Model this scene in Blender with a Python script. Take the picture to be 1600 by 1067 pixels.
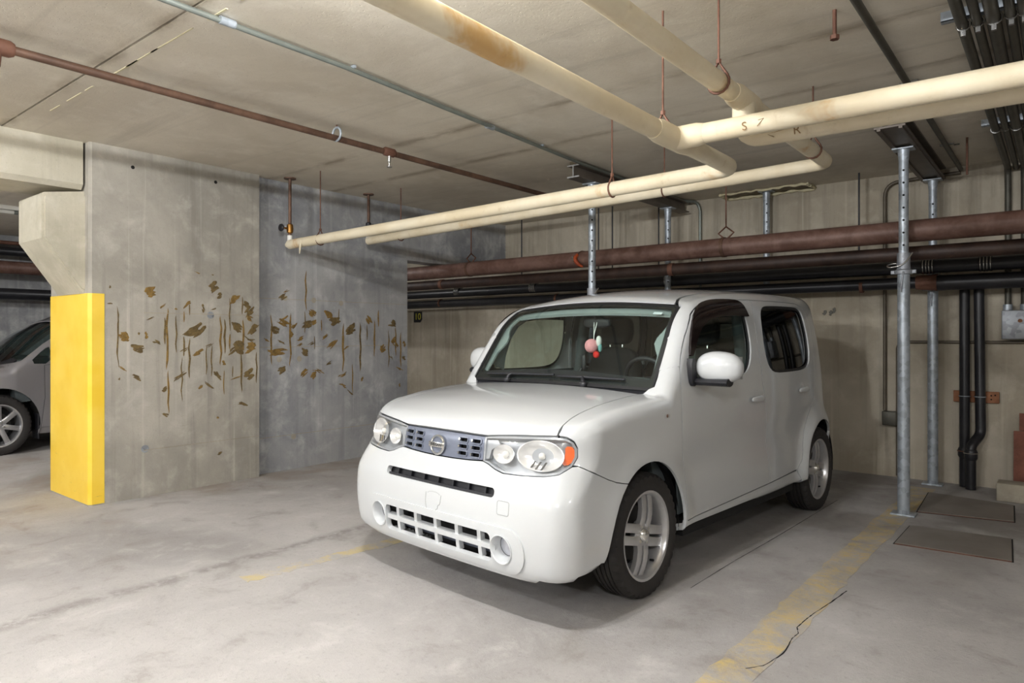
import bpy, bmesh, math, random
import numpy as np
from mathutils import Vector, Matrix, geometry
R = math.radians
random.seed(4); rng = np.random.default_rng(4)
for o in list(bpy.data.objects): bpy.data.objects.remove(o, do_unlink=True)
scene = bpy.context.scene
C = scene.collection

# ------------------------------------------------------------------ camera
cam_d = bpy.data.cameras.new('camera'); cam = bpy.data.objects.new('camera', cam_d); C.objects.link(cam)
cam_d.sensor_width = 36.0; cam_d.lens = 24.0; cam_d.clip_start = .05; cam_d.clip_end = 100
cam.location = (0, 0, 1.419); cam.rotation_euler = (R(90), 0, R(38.88))
cam_d.shift_y = -11.0 / 1600.0
scene.camera = cam

# ------------------------------------------------------------------ world, exposure
w = bpy.data.worlds.new('world'); scene.world = w; w.use_nodes = True
w.node_tree.nodes['Background'].inputs[0].default_value = (.5, .53, .58, 1)
w.node_tree.nodes['Background'].inputs[1].default_value = .05
vs = scene.view_settings
vs.view_transform = 'Standard'; vs.look = 'None'; vs.gamma = 1.0; vs.use_curve_mapping = False
vs.exposure = .95

# ------------------------------------------------------------------ ceiling lamps of the garage, those behind the camera unseen and added as fill (bulbs of the twin lampholders built below)
LAMP_COL = (.985, .99, 1.0)
LAMPS = [  # x, y, watts per bulb
    (-1.90, 1.30, 50.0), (-4.6, -1.0, 66.0), (0.9, -1.6, 52.0), (-1.6, -4.2, 150.0), (-8.6, -2.2, 70.0), (3.6, 1.5, 16.0), (-9.3, 4.9, 18.0)]
LAMP_Z = 2.955
for lx, ly, lw in LAMPS:
    for dx in (-.11, .11):
        ld = bpy.data.lights.new('bulb_light', 'POINT'); ld.energy = lw; ld.color = LAMP_COL; ld.shadow_soft_size = .035
        lo = bpy.data.objects.new('bulb_light', ld); C.objects.link(lo); lo.location = (lx + dx, ly, LAMP_Z - .045)

# ------------------------------------------------------------------ small node kit
def new_mat(name):
    m = bpy.data.materials.new(name); m.use_nodes = True
    nt = m.node_tree; nt.nodes.clear()
    out = nt.nodes.new('ShaderNodeOutputMaterial')
    return m, nt, out
class NK:
    def __init__(s, nt): s.nt = nt
    def n(s, t, **kw):
        nd = s.nt.nodes.new(t)
        for k, v in kw.items(): setattr(nd, k, v)
        return nd
    def put(s, sock, v):
        if isinstance(v, bpy.types.NodeSocket): s.nt.links.new(v, sock)
        elif v is not None: sock.default_value = v
    def co(s, which='Object'): return s.n('ShaderNodeTexCoord').outputs[which]
    def mapping(s, vec, scale=(1, 1, 1), loc=(0, 0, 0), rot=(0, 0, 0)):
        m = s.n('ShaderNodeMapping'); s.put(m.inputs['Vector'], vec)
        m.inputs['Scale'].default_value = scale; m.inputs['Location'].default_value = loc; m.inputs['Rotation'].default_value = rot
        return m.outputs[0]
    def noise(s, vec, scale, detail=4, rough=.55, dist=0):
        m = s.n('ShaderNodeTexNoise'); s.put(m.inputs['Vector'], vec)
        m.inputs['Scale'].default_value = scale; m.inputs['Detail'].default_value = detail
        m.inputs['Roughness'].default_value = rough; m.inputs['Distortion'].default_value = dist
        return m.outputs['Fac']
    def voro(s, vec, scale, feat='F1'):
        m = s.n('ShaderNodeTexVoronoi'); m.feature = feat; s.put(m.inputs['Vector'], vec); m.inputs['Scale'].default_value = scale
        return m.outputs['Distance']
    def ramp(s, fac, a, b, lo=0., hi=1.):
        m = s.n('ShaderNodeMapRange'); m.interpolation_type = 'SMOOTHSTEP'; s.put(m.inputs[0], fac)
        m.inputs[1].default_value = a; m.inputs[2].default_value = b; m.inputs[3].default_value = lo; m.inputs[4].default_value = hi
        return m.outputs[0]
    def math(s, op, a, b=None, c=None):
        m = s.n('ShaderNodeMath'); m.operation = op; s.put(m.inputs[0], a)
        if b is not None: s.put(m.inputs[1], b)
        if c is not None: s.put(m.inputs[2], c)
        return m.outputs[0]
    def mix(s, fac, a, b, mode='MIX'):
        m = s.n('ShaderNodeMix'); m.data_type = 'RGBA'; m.blend_type = mode; m.clamp_factor = True
        s.put(m.inputs[0], fac)
        s.put(m.inputs[6], a if isinstance(a, bpy.types.NodeSocket) else (*a, 1)); s.put(m.inputs[7], b if isinstance(b, bpy.types.NodeSocket) else (*b, 1))
        return m.outputs[2]
    def sep(s, vec):
        m = s.n('ShaderNodeSeparateXYZ'); s.put(m.inputs[0], vec); return m.outputs
    def comb(s, x, y, z):
        m = s.n('ShaderNodeCombineXYZ'); s.put(m.inputs[0], x); s.put(m.inputs[1], y); s.put(m.inputs[2], z); return m.outputs[0]
    def bump(s, h, strength=.2, dist=.01):
        m = s.n('ShaderNodeBump'); m.inputs['Strength'].default_value = strength; m.inputs['Distance'].default_value = dist; s.put(m.inputs['Height'], h)
        return m.outputs[0]
    def bsdf(s, out, col, rough=.6, metal=0., normal=None, **kw):
        b = s.n('ShaderNodeBsdfPrincipled')
        s.put(b.inputs['Base Color'], col if isinstance(col, bpy.types.NodeSocket) else (*col, 1))
        s.put(b.inputs['Roughness'], rough); s.put(b.inputs['Metallic'], metal)
        if normal is not None: s.put(b.inputs['Normal'], normal)
        for k, v in kw.items(): s.put(b.inputs[k.replace('_', ' ')], v)
        s.nt.links.new(b.outputs[0], out.inputs[0]); return b
M = {}
def sr(r, g, b):  # sRGB 0-255 to linear
    f = lambda c: (c / 12.92 if c <= .04045 else ((c + .055) / 1.055) ** 2.4)
    return (f(r / 255), f(g / 255), f(b / 255))
def plain(name, col, rough=.5, metal=0., var=.12, nscale=9., bump=0., **kw):
    m, nt, out = new_mat(name); k = NK(nt); co = k.co()
    n1 = k.noise(co, nscale, 5); d = tuple(c * (1 - var) for c in col); l = tuple(min(1, c * (1 + var)) for c in col)
    c_ = k.mix(k.ramp(n1, .3, .7), d, l)
    nr = k.bump(k.noise(co, nscale * 6, 3), bump, .004) if bump else None
    k.bsdf(out, c_, rough, metal, nr, **kw); M[name] = m; return m

def concrete(name, base, dark, light, streak=0., rust=0., scale=1., blotch=.6, grain=0.):
    """cast concrete in world coordinates: cloudy tone, pores, vertical weather streaks"""
    m, nt, out = new_mat(name); k = NK(nt); co = k.co()
    big = k.noise(co, .9 * scale, 6, .6, .4); mid = k.noise(co, 4.5 * scale, 6, .65, .3); fine = k.noise(co, 60 * scale, 4, .7)
    c_ = k.mix(k.ramp(big, .32, .72), dark, base)
    c_ = k.mix(k.math('MULTIPLY', k.ramp(mid, .45, .8), blotch), c_, light)
    c_ = k.mix(k.math('MULTIPLY', k.ramp(fine, .55, .8), .35), c_, tuple(x * .55 for x in dark))
    if streak:
        st = k.noise(k.mapping(co, (7, 7, .35)), 1.6, 5, .6, .2); up = k.noise(co, .8, 3)
        c_ = k.mix(k.math('MULTIPLY', k.ramp(st, .50, .72), streak), c_, tuple(x * .55 for x in dark))
        st2 = k.noise(k.mapping(co, (11, 11, .22), (3, 5, 1)), 1.4, 4, .55)
        c_ = k.mix(k.math('MULTIPLY', k.ramp(st2, .60, .74), streak * .8), c_, tuple(min(1, x * 1.25) for x in light))
    if grain:   # long smears left by the shutter boards, across the bay
        gs = k.noise(k.mapping(co, (.35, 5.5, 1)), 1.3, 6, .65, .5); c_ = k.mix(k.math('MULTIPLY', k.ramp(gs, .52, .75), grain), c_, tuple(x * .62 for x in dark))
        gy = k.sep(co)[1]
        for sy in (3.87, 4.66, 1.61):
            gm = k.math('MULTIPLY', k.ramp(k.math('ABSOLUTE', k.math('SUBTRACT', gy, sy)), .09, .0), k.ramp(k.noise(k.mapping(co, (1.2, 3, 1)), 1.6, 5, .7), .42, .66)); c_ = k.mix(k.math('MULTIPLY', gm, .55), c_, sr(126, 106, 76))
    if rust:
        rs = k.noise(k.mapping(co, (1, 1, 1), (7, 2, 4)), 2.2, 6, .7, .8)
        c_ = k.mix(k.math('MULTIPLY', k.ramp(rs, .60, .75), rust), c_, sr(118, 92, 58))
    pores = k.voro(co, 38 * scale); h = k.math('ADD', k.math('MULTIPLY', fine, .5), k.math('ADD', k.math('MULTIPLY', mid, 1.2), k.ramp(pores, .0, .18)))
    k.bsdf(out, c_, .88, 0, k.bump(h, .35, .006)); M[name] = m; return m

concrete('ceiling_concrete', sr(226, 219, 204), sr(204, 196, 180), sr(234, 229, 217), rust=.10, blotch=.5, grain=.34)
concrete('wall_concrete', sr(178, 173, 162), sr(146, 142, 133), sr(200, 195, 185), streak=.36, rust=.10)
concrete('wall_grey_concrete', sr(176, 176, 175), sr(130, 132, 136), sr(202, 202, 201), streak=.26, rust=.10, blotch=.8)
concrete('back_concrete', sr(184, 176, 160), sr(160, 151, 134), sr(200, 193, 178), streak=.34, rust=.08)
concrete('beam_concrete', sr(196, 190, 172), sr(170, 164, 146), sr(210, 204, 190), streak=.22, rust=.14)
concrete('block_concrete', sr(176, 168, 150), sr(140, 133, 120), sr(196, 190, 174))

def floor_like(name, paint=None):
    """the slab's worn grey concrete; with paint = worn road paint on the same slab"""
    m, nt, out = new_mat(name); k = NK(nt); co = k.co(); x, y, z = k.sep(co)
    big = k.noise(co, .55, 6, .6, .5); mid = k.noise(co, 3.2, 7, .68, .4); fine = k.noise(co, 42, 5, .75); grit = k.noise(co, 160, 2, .6)
    c_ = k.mix(k.ramp(big, .3, .7), sr(150, 147, 145), sr(178, 175, 173))
    c_ = k.mix(k.math('MULTIPLY', k.ramp(mid, .5, .75), .55), c_, sr(194, 191, 189))
    c_ = k.mix(k.math('MULTIPLY', k.ramp(mid, .48, .28), .55), c_, sr(128, 122, 116))
    c_ = k.mix(k.math('MULTIPLY', k.ramp(fine, .52, .75), .45), c_, sr(120, 115, 110))
    c_ = k.mix(k.math('MULTIPLY', k.ramp(grit, .62, .75), .5), c_, sr(206, 203, 198))
    # dirt gathered along the construction joint that crosses the aisle
    jd = k.math('ABSOLUTE', k.math('ADD', k.math('ADD', x, 4.02), k.math('MULTIPLY', k.math('SUBTRACT', k.noise(co, 2.5, 4), .5), .16)))
    jm = k.math('MULTIPLY', k.math('MULTIPLY', k.ramp(jd, .10, .0), k.ramp(k.noise(co, 9, 5, .7), .35, .6)), .55)
    c_ = k.mix(jm, c_, sr(104, 98, 92))
    # brown grime toward the foot of the column, darker blotches toward the back wall
    gr = k.math('MULTIPLY', k.ramp(k.noise(co, 1.4, 5, .6, .6), .45, .7), k.ramp(x, -4.6, -6.2))
    c_ = k.mix(k.math('MULTIPLY', gr, .5), c_, sr(138, 122, 102))
    drk = k.math('MULTIPLY', k.ramp(k.noise(co, 1.1, 5, .6, .4), .40, .62), k.ramp(y, 4.4, 6.4))
    c_ = k.mix(k.math('MULTIPLY', drk, .55), c_, sr(98, 91, 84))
    rough = .86
    if paint:
        wear = k.math('ADD', k.noise(co, 5.5, 7, .75, .5), k.math('MULTIPLY', k.noise(co, 26, 5, .7), .35))
        pm = k.ramp(wear, paint[1], paint[2]); c_ = k.mix(k.math('MULTIPLY', pm, paint[3]), c_, paint[0])
    h = k.math('ADD', k.math('MULTIPLY', fine, .8), k.math('ADD', k.math('MULTIPLY', mid, 1.), k.math('MULTIPLY', grit, .4)))
    k.bsdf(out, c_, rough, 0, k.bump(h, .4, .006)); M[name] = m
floor_like('floor_concrete')
floor_like('line_paint', (sr(204, 178, 104), .50, .92, .8))
floor_like('line_paint_faint', (sr(196, 178, 120), .56, .80, .75))

def insul(name):
    m, nt, out = new_mat(name); k = NK(nt); co = k.co()
    n1 = k.noise(co, 2.2, 5, .6, .3); n2 = k.noise(k.mapping(co, (1, 1, 1), (3, 1, 8)), 1.7, 5, .65, .8)
    c_ = k.mix(k.ramp(n1, .3, .7), sr(208, 194, 164), sr(222, 212, 188))
    c_ = k.mix(k.math('MULTIPLY', k.ramp(n2, .58, .72), .75), c_, sr(190, 142, 62))
    c_ = k.mix(k.math('MULTIPLY', k.ramp(k.noise(co, 14, 5, .7), .58, .75), .3), c_, sr(160, 130, 80))
    k.bsdf(out, c_, .62, 0, k.bump(k.noise(co, 9, 4), .25, .01)); M[name] = m
insul('insulation')
def rusty(name, a, b, rough=.7, metal=.2):
    m, nt, out = new_mat(name); k = NK(nt); co = k.co()
    c_ = k.mix(k.ramp(k.noise(co, 6, 6, .7, .4), .35, .65), a, b)
    k.bsdf(out, c_, rough, metal, k.bump(k.noise(co, 70, 4), .2, .003)); M[name] = m
rusty('brown_pipe', sr(100, 72, 62), sr(124, 96, 86), .5, .1); rusty('dark_brown_pipe', sr(46, 32, 27), sr(64, 46, 38), .55, .1)
rusty('rust_rod', sr(96, 64, 50), sr(120, 84, 68)); rusty('sprinkler_brown', sr(84, 62, 50), sr(112, 84, 68), .55)
rusty('board_red', sr(104, 62, 48), sr(128, 80, 64), .8, 0); rusty('board_brown', sr(128, 84, 56), sr(152, 104, 74), .8, 0)
def smear(name, a, b):
    m, nt, out = new_mat(name); k = NK(nt); co = k.co()
    bs = k.bsdf(out, k.mix(k.ramp(k.noise(co, 24, 6, .7, .4), .35, .65), a, b), .8, 0, k.bump(k.noise(co, 90, 4), .3, .003))
    tr = k.n('ShaderNodeBsdfTransparent'); mx = k.n('ShaderNodeMixShader')   # scraped-through gaps in the residue
    nt.links.new(k.ramp(k.noise(k.mapping(co, (1, 1.0, 1.6), rot=(R(35), 0, 0)), 34, 5, .75, .6), .41, .35, 0., .8), mx.inputs[0])
    nt.links.new(bs.outputs[0], mx.inputs[1]); nt.links.new(tr.outputs[0], mx.inputs[2]); nt.links.new(mx.outputs[0], out.inputs[0]); M[name] = m
smear('adhesive', sr(112, 88, 44), sr(146, 116, 60)); smear('adhesive_dark', sr(92, 76, 46), sr(122, 102, 62))
plain('black_pipe', sr(38, 38, 42), .38, .1, .25, 5); plain('dark_conduit', sr(84, 82, 74), .5, .4, .15); plain('grey_conduit', sr(132, 138, 132), .42, .55, .1)
plain('conduit_brown', sr(96, 88, 76), .5, .3, .15)
def galv(name, col=(150, 158, 166), rough=.36):
    m, nt, out = new_mat(name); k = NK(nt); co = k.co()
    v = k.n('ShaderNodeTexVoronoi'); k.put(v.inputs['Vector'], co); v.inputs['Scale'].default_value = 26
    g = k.n('ShaderNodeRGBToBW'); nt.links.new(v.outputs['Color'], g.inputs[0])
    c_ = k.mix(g.outputs[0], sr(*[c * .86 for c in col]), sr(*[min(255, c * 1.13) for c in col]))
    k.bsdf(out, c_, rough, .45, k.bump(k.noise(co, 40, 3), .08, .003)); M[name] = m
galv('galvanised', (166, 174, 182), .42); galv('alu', (190, 192, 194), .3); galv('grey_box', (150, 154, 160), .5)
plain('beam_steel_alu_shade', sr(112, 104, 96), .5, .4, .15, 4); plain('steel_plate', sr(132, 126, 120), .6, .15, .12, 3, .2)
plain('foam', sr(208, 200, 168), .9, 0, .08, 20, .3); plain('hole_black', (.004, .004, .004), .9, 0, 0)
plain('plywood', sr(120, 110, 92), .8, 0, .15); plain('brass', sr(150, 108, 52), .4, .8); plain('orange_clamp', sr(176, 78, 40), .5, .1)
plain('chrome_clamp', sr(200, 200, 198), .22, .95, .05); plain('lamp_white', sr(225, 224, 218), .45, 0, .03)
def yellow(name):
    m, nt, out = new_mat(name); k = NK(nt); co = k.co(); x, y, z = k.sep(co)
    c_ = k.mix(k.ramp(k.noise(co, 3, 5), .3, .7), sr(240, 200, 56), sr(247, 212, 84))
    sc = k.math('MULTIPLY', k.ramp(k.noise(k.mapping(co, (2, 2, 9)), 3.2, 6, .75, .6), .62, .70), k.ramp(z, .75, .1))
    c_ = k.mix(k.math('MULTIPLY', sc, .7), c_, sr(150, 128, 84))
    k.bsdf(out, c_, .38, 0, k.bump(k.noise(co, 30, 3), .08, .004)); M[name] = m
yellow('yellow_paint')
def bulb_mat():
    m, nt, out = new_mat('bulb_glow'); k = NK(nt); e = k.n('ShaderNodeEmission'); e.inputs[0].default_value = (*LAMP_COL, 1); e.inputs[1].default_value = 6
    nt.links.new(e.outputs[0], out.inputs[0]); M['bulb_glow'] = m
bulb_mat()
# car materials
def paint(name, col, rough=.3, metal=0., coat=1.):
    m, nt, out = new_mat(name); k = NK(nt); co = k.co()
    c_ = k.mix(k.math('MULTIPLY', k.ramp(k.noise(co, 3.5, 6, .7), .45, .8), .25), col, tuple(c * .93 for c in col))
    k.bsdf(out, c_, rough, metal, None, Coat_Weight=coat, Coat_Roughness=.06); M[name] = m
paint('white_paint', sr(200, 203, 205), .32); paint('silver_paint', sr(158, 156, 160), .4, .55)
plain('tyre', sr(40, 37, 36), .78, 0, .1, 6); plain('tyre_tread', sr(66, 64, 63), .85, 0, .1, 30); plain('alloy', sr(200, 200, 202), .28, .65, .04); plain('alloy_dark', sr(70, 68, 66), .5, .6)
plain('grille_grey', sr(112, 118, 133), .36, .3, .06); plain('chrome', sr(226, 226, 224), .18, .9, .02); plain('black_plastic', sr(34, 35, 40), .45, 0, .1); plain('dark_liner', sr(18, 18, 19), .85, 0, .1)
plain('rubber', sr(22, 23, 26), .55, 0, .05); plain('trim_grey', sr(142, 152, 152), .8, 0, .04); plain('dash_grey', sr(92, 100, 102), .75, 0, .06); plain('seat_fabric', sr(44, 42, 42), .95, 0, .1, 40, .2)
plain('reflector', sr(240, 240, 240), .22, .55, .02); plain('lamp_bezel', sr(164, 168, 173), .35, .3, .03); plain('amber', sr(250, 104, 4), .2, 0, .05); plain('amber_pale', sr(222, 176, 140), .25, 0, .05)
plain('fog_lens', sr(188, 190, 198), .15, .3, .03); plain('seam_grey', sr(150, 152, 152), .7, 0, 0); plain('silver_wheel', sr(186, 186, 188), .32, .7, .04)
plain('headliner', sr(120, 126, 126), .95, 0, .03); plain('plush_pink', sr(232, 160, 166), .95, 0, .08, 60, .4); plain('plush_red', sr(214, 40, 34), .8, 0, .05); plain('plush_white', sr(232, 234, 230), .9, 0, .04); plain('plush_teal', sr(120, 178, 176), .8, 0, .05)
plain('sticker', sr(222, 230, 236), .6, 0, .02); plain('mirror_glass', (.8, .82, .83), .03, 1., 0); plain('sign_black', sr(22, 24, 24), .5, 0, .05); plain('sign_yellow', sr(196, 186, 60), .6, 0, .05); plain('pencil', sr(136, 108, 72), .9, 0, 0)
def glass(name, tint, refl=.06, rough=.02, milky=0., mcol=(.8, .8, .78)):
    m, nt, out = new_mat(name); k = NK(nt)
    t = k.n('ShaderNodeBsdfTransparent'); t.inputs[0].default_value = (*tint, 1)
    g = k.n('ShaderNodeBsdfGlossy'); g.inputs[0].default_value = (1, 1, 1, 1); g.inputs['Roughness'].default_value = rough
    lw = k.n('ShaderNodeLayerWeight'); lw.inputs[0].default_value = .5   # thin pane: symmetric Schlick reflectance
    mx = k.n('ShaderNodeMixShader'); nt.links.new(k.math('ADD', k.math('MULTIPLY', k.math('POWER', lw.outputs['Facing'], 5.0), .9), refl), mx.inputs[0])
    nt.links.new(t.outputs[0], mx.inputs[1]); nt.links.new(g.outputs[0], mx.inputs[2]); res = mx.outputs[0]
    if milky:
        d = k.n('ShaderNodeBsdfDiffuse'); d.inputs[0].default_value = (*mcol, 1)
        m2 = k.n('ShaderNodeMixShader'); nt.links.new(k.math('MULTIPLY', k.ramp(k.noise(k.co(), 14, 4), .2, .8, .5, 1.), milky), m2.inputs[0])
        nt.links.new(res, m2.inputs[1]); nt.links.new(d.outputs[0], m2.inputs[2]); res = m2.outputs[0]
    nt.links.new(res, out.inputs[0]); M[name] = m
glass('windshield_glass', (.84, .92, .88)); glass('side_glass', (.80, .91, .85)); glass('privacy_glass', (.10, .11, .11)); glass('lamp_lens', (.95, .95, .95), .05, .03, .07, (.82, .83, .80)); glass('van_glass', (.30, .38, .36))

# ------------------------------------------------------------------ mesh kit
def obj(name, vf, mat, parent=None, smooth=None, normals=None):
    v, f = vf
    me = bpy.data.meshes.new(name); me.from_pydata([tuple(map(float, p)) for p in v], [], [tuple(map(int, q)) for q in f]); me.update()
    if mat: me.materials.append(M[mat])
    if smooth or normals is not None:
        me.polygons.foreach_set('use_smooth', [True] * len(me.polygons))
        if normals is not None: me.normals_split_custom_set_from_vertices([tuple(map(float, n)) for n in normals])
        elif smooth < 179: me.set_sharp_from_angle(angle=R(smooth))
    o = bpy.data.objects.new(name, me); C.objects.link(o)
    if parent: o.parent = parent
    return o
def thing(name, label, cat, loc=(0, 0, 0), rotz=0., group=None):
    o = bpy.data.objects.new(name, None); C.objects.link(o); o.empty_display_size = .1
    o.location = loc; o.rotation_euler = (0, 0, rotz); o['label'] = label; o['category'] = cat
    if group: o['group'] = group
    return o
def tag(o, label, cat, group=None):
    o['label'] = label; o['category'] = cat
    if group: o['group'] = group
    return o
def struct(o, label=None):
    o['kind'] = 'structure'
    if label: o['label'] = label
    return o
def join(*parts):
    V, Fc = [], []
    for v, f in parts:
        n = len(V); V += [tuple(p) for p in v]; Fc += [tuple(i + n for i in q) for q in f]
    return V, Fc
def box(x0, x1, y0, y1, z0, z1):
    v = [(x, y, z) for x in (x0, x1) for y in (y0, y1) for z in (z0, z1)]
    return v, [(0, 1, 3, 2), (4, 6, 7, 5), (0, 4, 5, 1), (2, 3, 7, 6), (0, 2, 6, 4), (1, 5, 7, 3)]
def bevbox(x0, x1, y0, y1, z0, z1, b=.01, seg=2):
    bm = bmesh.new(); v, f = box(x0, x1, y0, y1, z0, z1); vs_ = [bm.verts.new(p) for p in v]
    for q in f: bm.faces.new([vs_[i] for i in q])
    bmesh.ops.recalc_face_normals(bm, faces=bm.faces)
    bmesh.ops.bevel(bm, geom=bm.edges[:], offset=b, segments=seg, affect='EDGES', profile=.5)
    r = ([tuple(v.co) for v in bm.verts], [[v.index for v in f.verts] for f in bm.faces]) if not bm.verts.index_update() else None
    bm.free(); return r
def prism(poly, axis, a, b):
    """extrude 2-D polygon along axis between a and b (poly gives the two other axes in order)"""
    n = len(poly); V = []
    for t in (a, b):
        for p in poly:
            q = list(p); q.insert(axis, t); V.append(tuple(q))
    Fc = [tuple(range(n))[::-1], tuple(range(n, 2 * n))] + [(i, (i + 1) % n, n + (i + 1) % n, n + i) for i in range(n)]
    if axis == 1: Fc = [q[::-1] for q in Fc]
    ar = sum(poly[i][0] * poly[(i + 1) % n][1] - poly[(i + 1) % n][0] * poly[i][1] for i in range(n))
    if ar < 0: Fc = [q[::-1] for q in Fc]
    return V, Fc
def fillet(pts, r, n=6):
    pts = [Vector(p) for p in pts]
    if len(pts) < 3 or r <= 0: return pts
    out = [pts[0]]
    for i in range(1, len(pts) - 1):
        a, b, c = pts[i - 1], pts[i], pts[i + 1]; d1 = (a - b); d2 = (c - b)
        rr = min(r, d1.length * .49, d2.length * .49); p, q = b + d1.normalized() * rr, b + d2.normalized() * rr
        for j in range(n + 1):
            t = j / n; out.append(p * (1 - t) ** 2 + b * 2 * t * (1 - t) + q * t * t)
    out.append(pts[-1]); return out
def tube(pts, r, seg=14, fr=0., cap=True, closed=False):
    P = fillet(pts, fr) if fr else [Vector(p) for p in pts]
    if hasattr(r, '__len__'):
        q0 = np.cumsum([0] + [(Vector(pts[i + 1]) - Vector(pts[i])).length for i in range(len(pts) - 1)]); q1 = np.cumsum([0] + [(P[i + 1] - P[i]).length for i in range(len(P) - 1)])
        rad = list(np.interp(q1 / q1[-1], q0 / q0[-1], r))
    else: rad = [r] * len(P)
    V, Fc = [], []; nrm = None; n = len(P)
    for i, p in enumerate(P):
        if closed: t = (P[(i + 1) % n] - P[i - 1])
        else: t = (P[min(i + 1, n - 1)] - P[max(i - 1, 0)])
        t.normalize()
        if nrm is None:
            nrm = t.orthogonal().normalized()
            if abs(t.z) < .9: nrm = (Vector((0, 0, 1)) - t * t.z).normalized()
        nrm = (nrm - t * nrm.dot(t)).normalized(); bn = t.cross(nrm)
        for s in range(seg):
            a = 2 * math.pi * s / seg; V.append(tuple(p + (nrm * math.cos(a) + bn * math.sin(a)) * rad[i]))
    for i in range(n if closed else n - 1):
        j = (i + 1) % n
        for s in range(seg):
            e = (s + 1) % seg; Fc.append((i * seg + s, i * seg + e, j * seg + e, j * seg + s))
    if cap and not closed:
        Fc.append(tuple(range(seg))[::-1]); Fc.append(tuple(range((n - 1) * seg, n * seg)))
    return V, Fc
def lathe(prof, axis=2, seg=24, c=(0, 0, 0), closed=False, ang=None):
    """revolve (radius, height) profile; axis = 0/1/2"""
    V, Fc = [], []; n = len(prof)
    for s in range(seg):
        a = 2 * math.pi * s / seg
        for r, h in prof:
            x, y = r * math.cos(a), r * math.sin(a)
            p = {2: (x, y, h), 0: (h, x, y), 1: (y, h, x)}[axis]
            V.append((p[0] + c[0], p[1] + c[1], p[2] + c[2]))
    for s in range(seg):
        e = (s + 1) % seg
        for i in range(n if closed else n - 1):
            j = (i + 1) % n; Fc.append((s * n + i, e * n + i, e * n + j, s * n + j))
    return V, Fc
def disc(c, r, axis, h, seg=20): return lathe([(.0001, 0), (r, 0), (r, h), (.0001, h)], axis, seg, c)
def xf(vf, mtx):
    return [tuple(mtx @ Vector(p)) for p in vf[0]], vf[1]
def mirx(vf): return [(-p[0], p[1], p[2]) for p in vf[0]], [tuple(q)[::-1] for q in vf[1]]
def text_mesh(s, size, depth=.001):
    cu = bpy.data.curves.new('t', 'FONT'); cu.body = s; cu.size = size; cu.extrude = depth; cu.align_x = 'CENTER'; cu.align_y = 'CENTER'
    to = bpy.data.objects.new('t', cu); C.objects.link(to); dg = bpy.context.evaluated_depsgraph_get(); dg.update()
    me = bpy.data.meshes.new_from_object(to.evaluated_get(dg))
    vf = ([tuple(v.co) for v in me.vertices], [tuple(p.vertices) for p in me.polygons])
    bpy.data.objects.remove(to); bpy.data.meshes.remove(me); bpy.data.curves.remove(cu); return vf
def copy_tree(o, parent=None):
    c = o.copy(); C.objects.link(c); c.parent = parent
    for ch in list(o.children): copy_tree(ch, c)
    return c
plain('visor', sr(30, 22, 22), .12, 0, .05, 4)
# ================================================================== structure
CEIL = 3.01; NEARX = -6.24; FARX = -6.33; BACKY = 7.70
struct(obj('floor', box(-13.2, 5.2, -8.2, 7.9, -.2, 0), 'floor_concrete'), 'worn grey concrete garage floor slab')
ceil = struct(obj('ceiling', box(-13.2, 5.2, -8.2, 7.9, CEIL + .04, CEIL + .2), 'ceiling_concrete'), 'stained cast concrete ceiling with board joints')
seams = [(-8.2, 0), (-4.6, .006), (-1.5, .006), (1.61, .014), (3.87, .004), (4.66, .004), (6.15, .003), (7.9, 0)]
for (a, ga), (b, gb) in zip(seams[:-1], seams[1:]):
    obj('ceiling_panel', box(-13.2, 5.2, a + ga / 2, b - gb / 2, CEIL, CEIL + .045), 'ceiling_concrete', ceil)
obj('joint_ridge', join(*[box(x, x + random.uniform(.1, .5), 1.715, 1.715 + random.uniform(.006, .012), CEIL - .003, CEIL + .002) for x in np.arange(-5.6, -2.6, .32)]), 'foam', ceil)
struct(obj('wall_back', box(-13.2, 5.2, BACKY, BACKY + .2, 0, CEIL + .04), 'back_concrete'), 'beige concrete back wall with water streaks')
wl = struct(obj('wall_left', box(-6.95, NEARX, 2.62, 3.72, 0, CEIL + .005), 'wall_concrete'), 'grey concrete wall pier with adhesive smears beside the yellow column')
wr = struct(obj('wall_left_rear', join(box(-6.6, FARX, 3.72, 5.78, 0, CEIL + .005), box(-6.6, FARX, 5.78, BACKY, 2.34, CEIL + .005)), 'wall_grey_concrete'), 'recessed blue grey concrete wall with opening for the pipes')
struct(obj('wall_left_far', box(-13.4, -13.2, -8.2, 7.9, 0, CEIL + .1), 'wall_grey_concrete'))
struct(obj('wall_front', box(-13.4, 5.4, -8.4, -8.2, 0, CEIL + .1), 'wall_concrete'))
struct(obj('wall_right', box(5.2, 5.4, -8.2, 7.9, 0, CEIL + .1), 'wall_concrete'))
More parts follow.
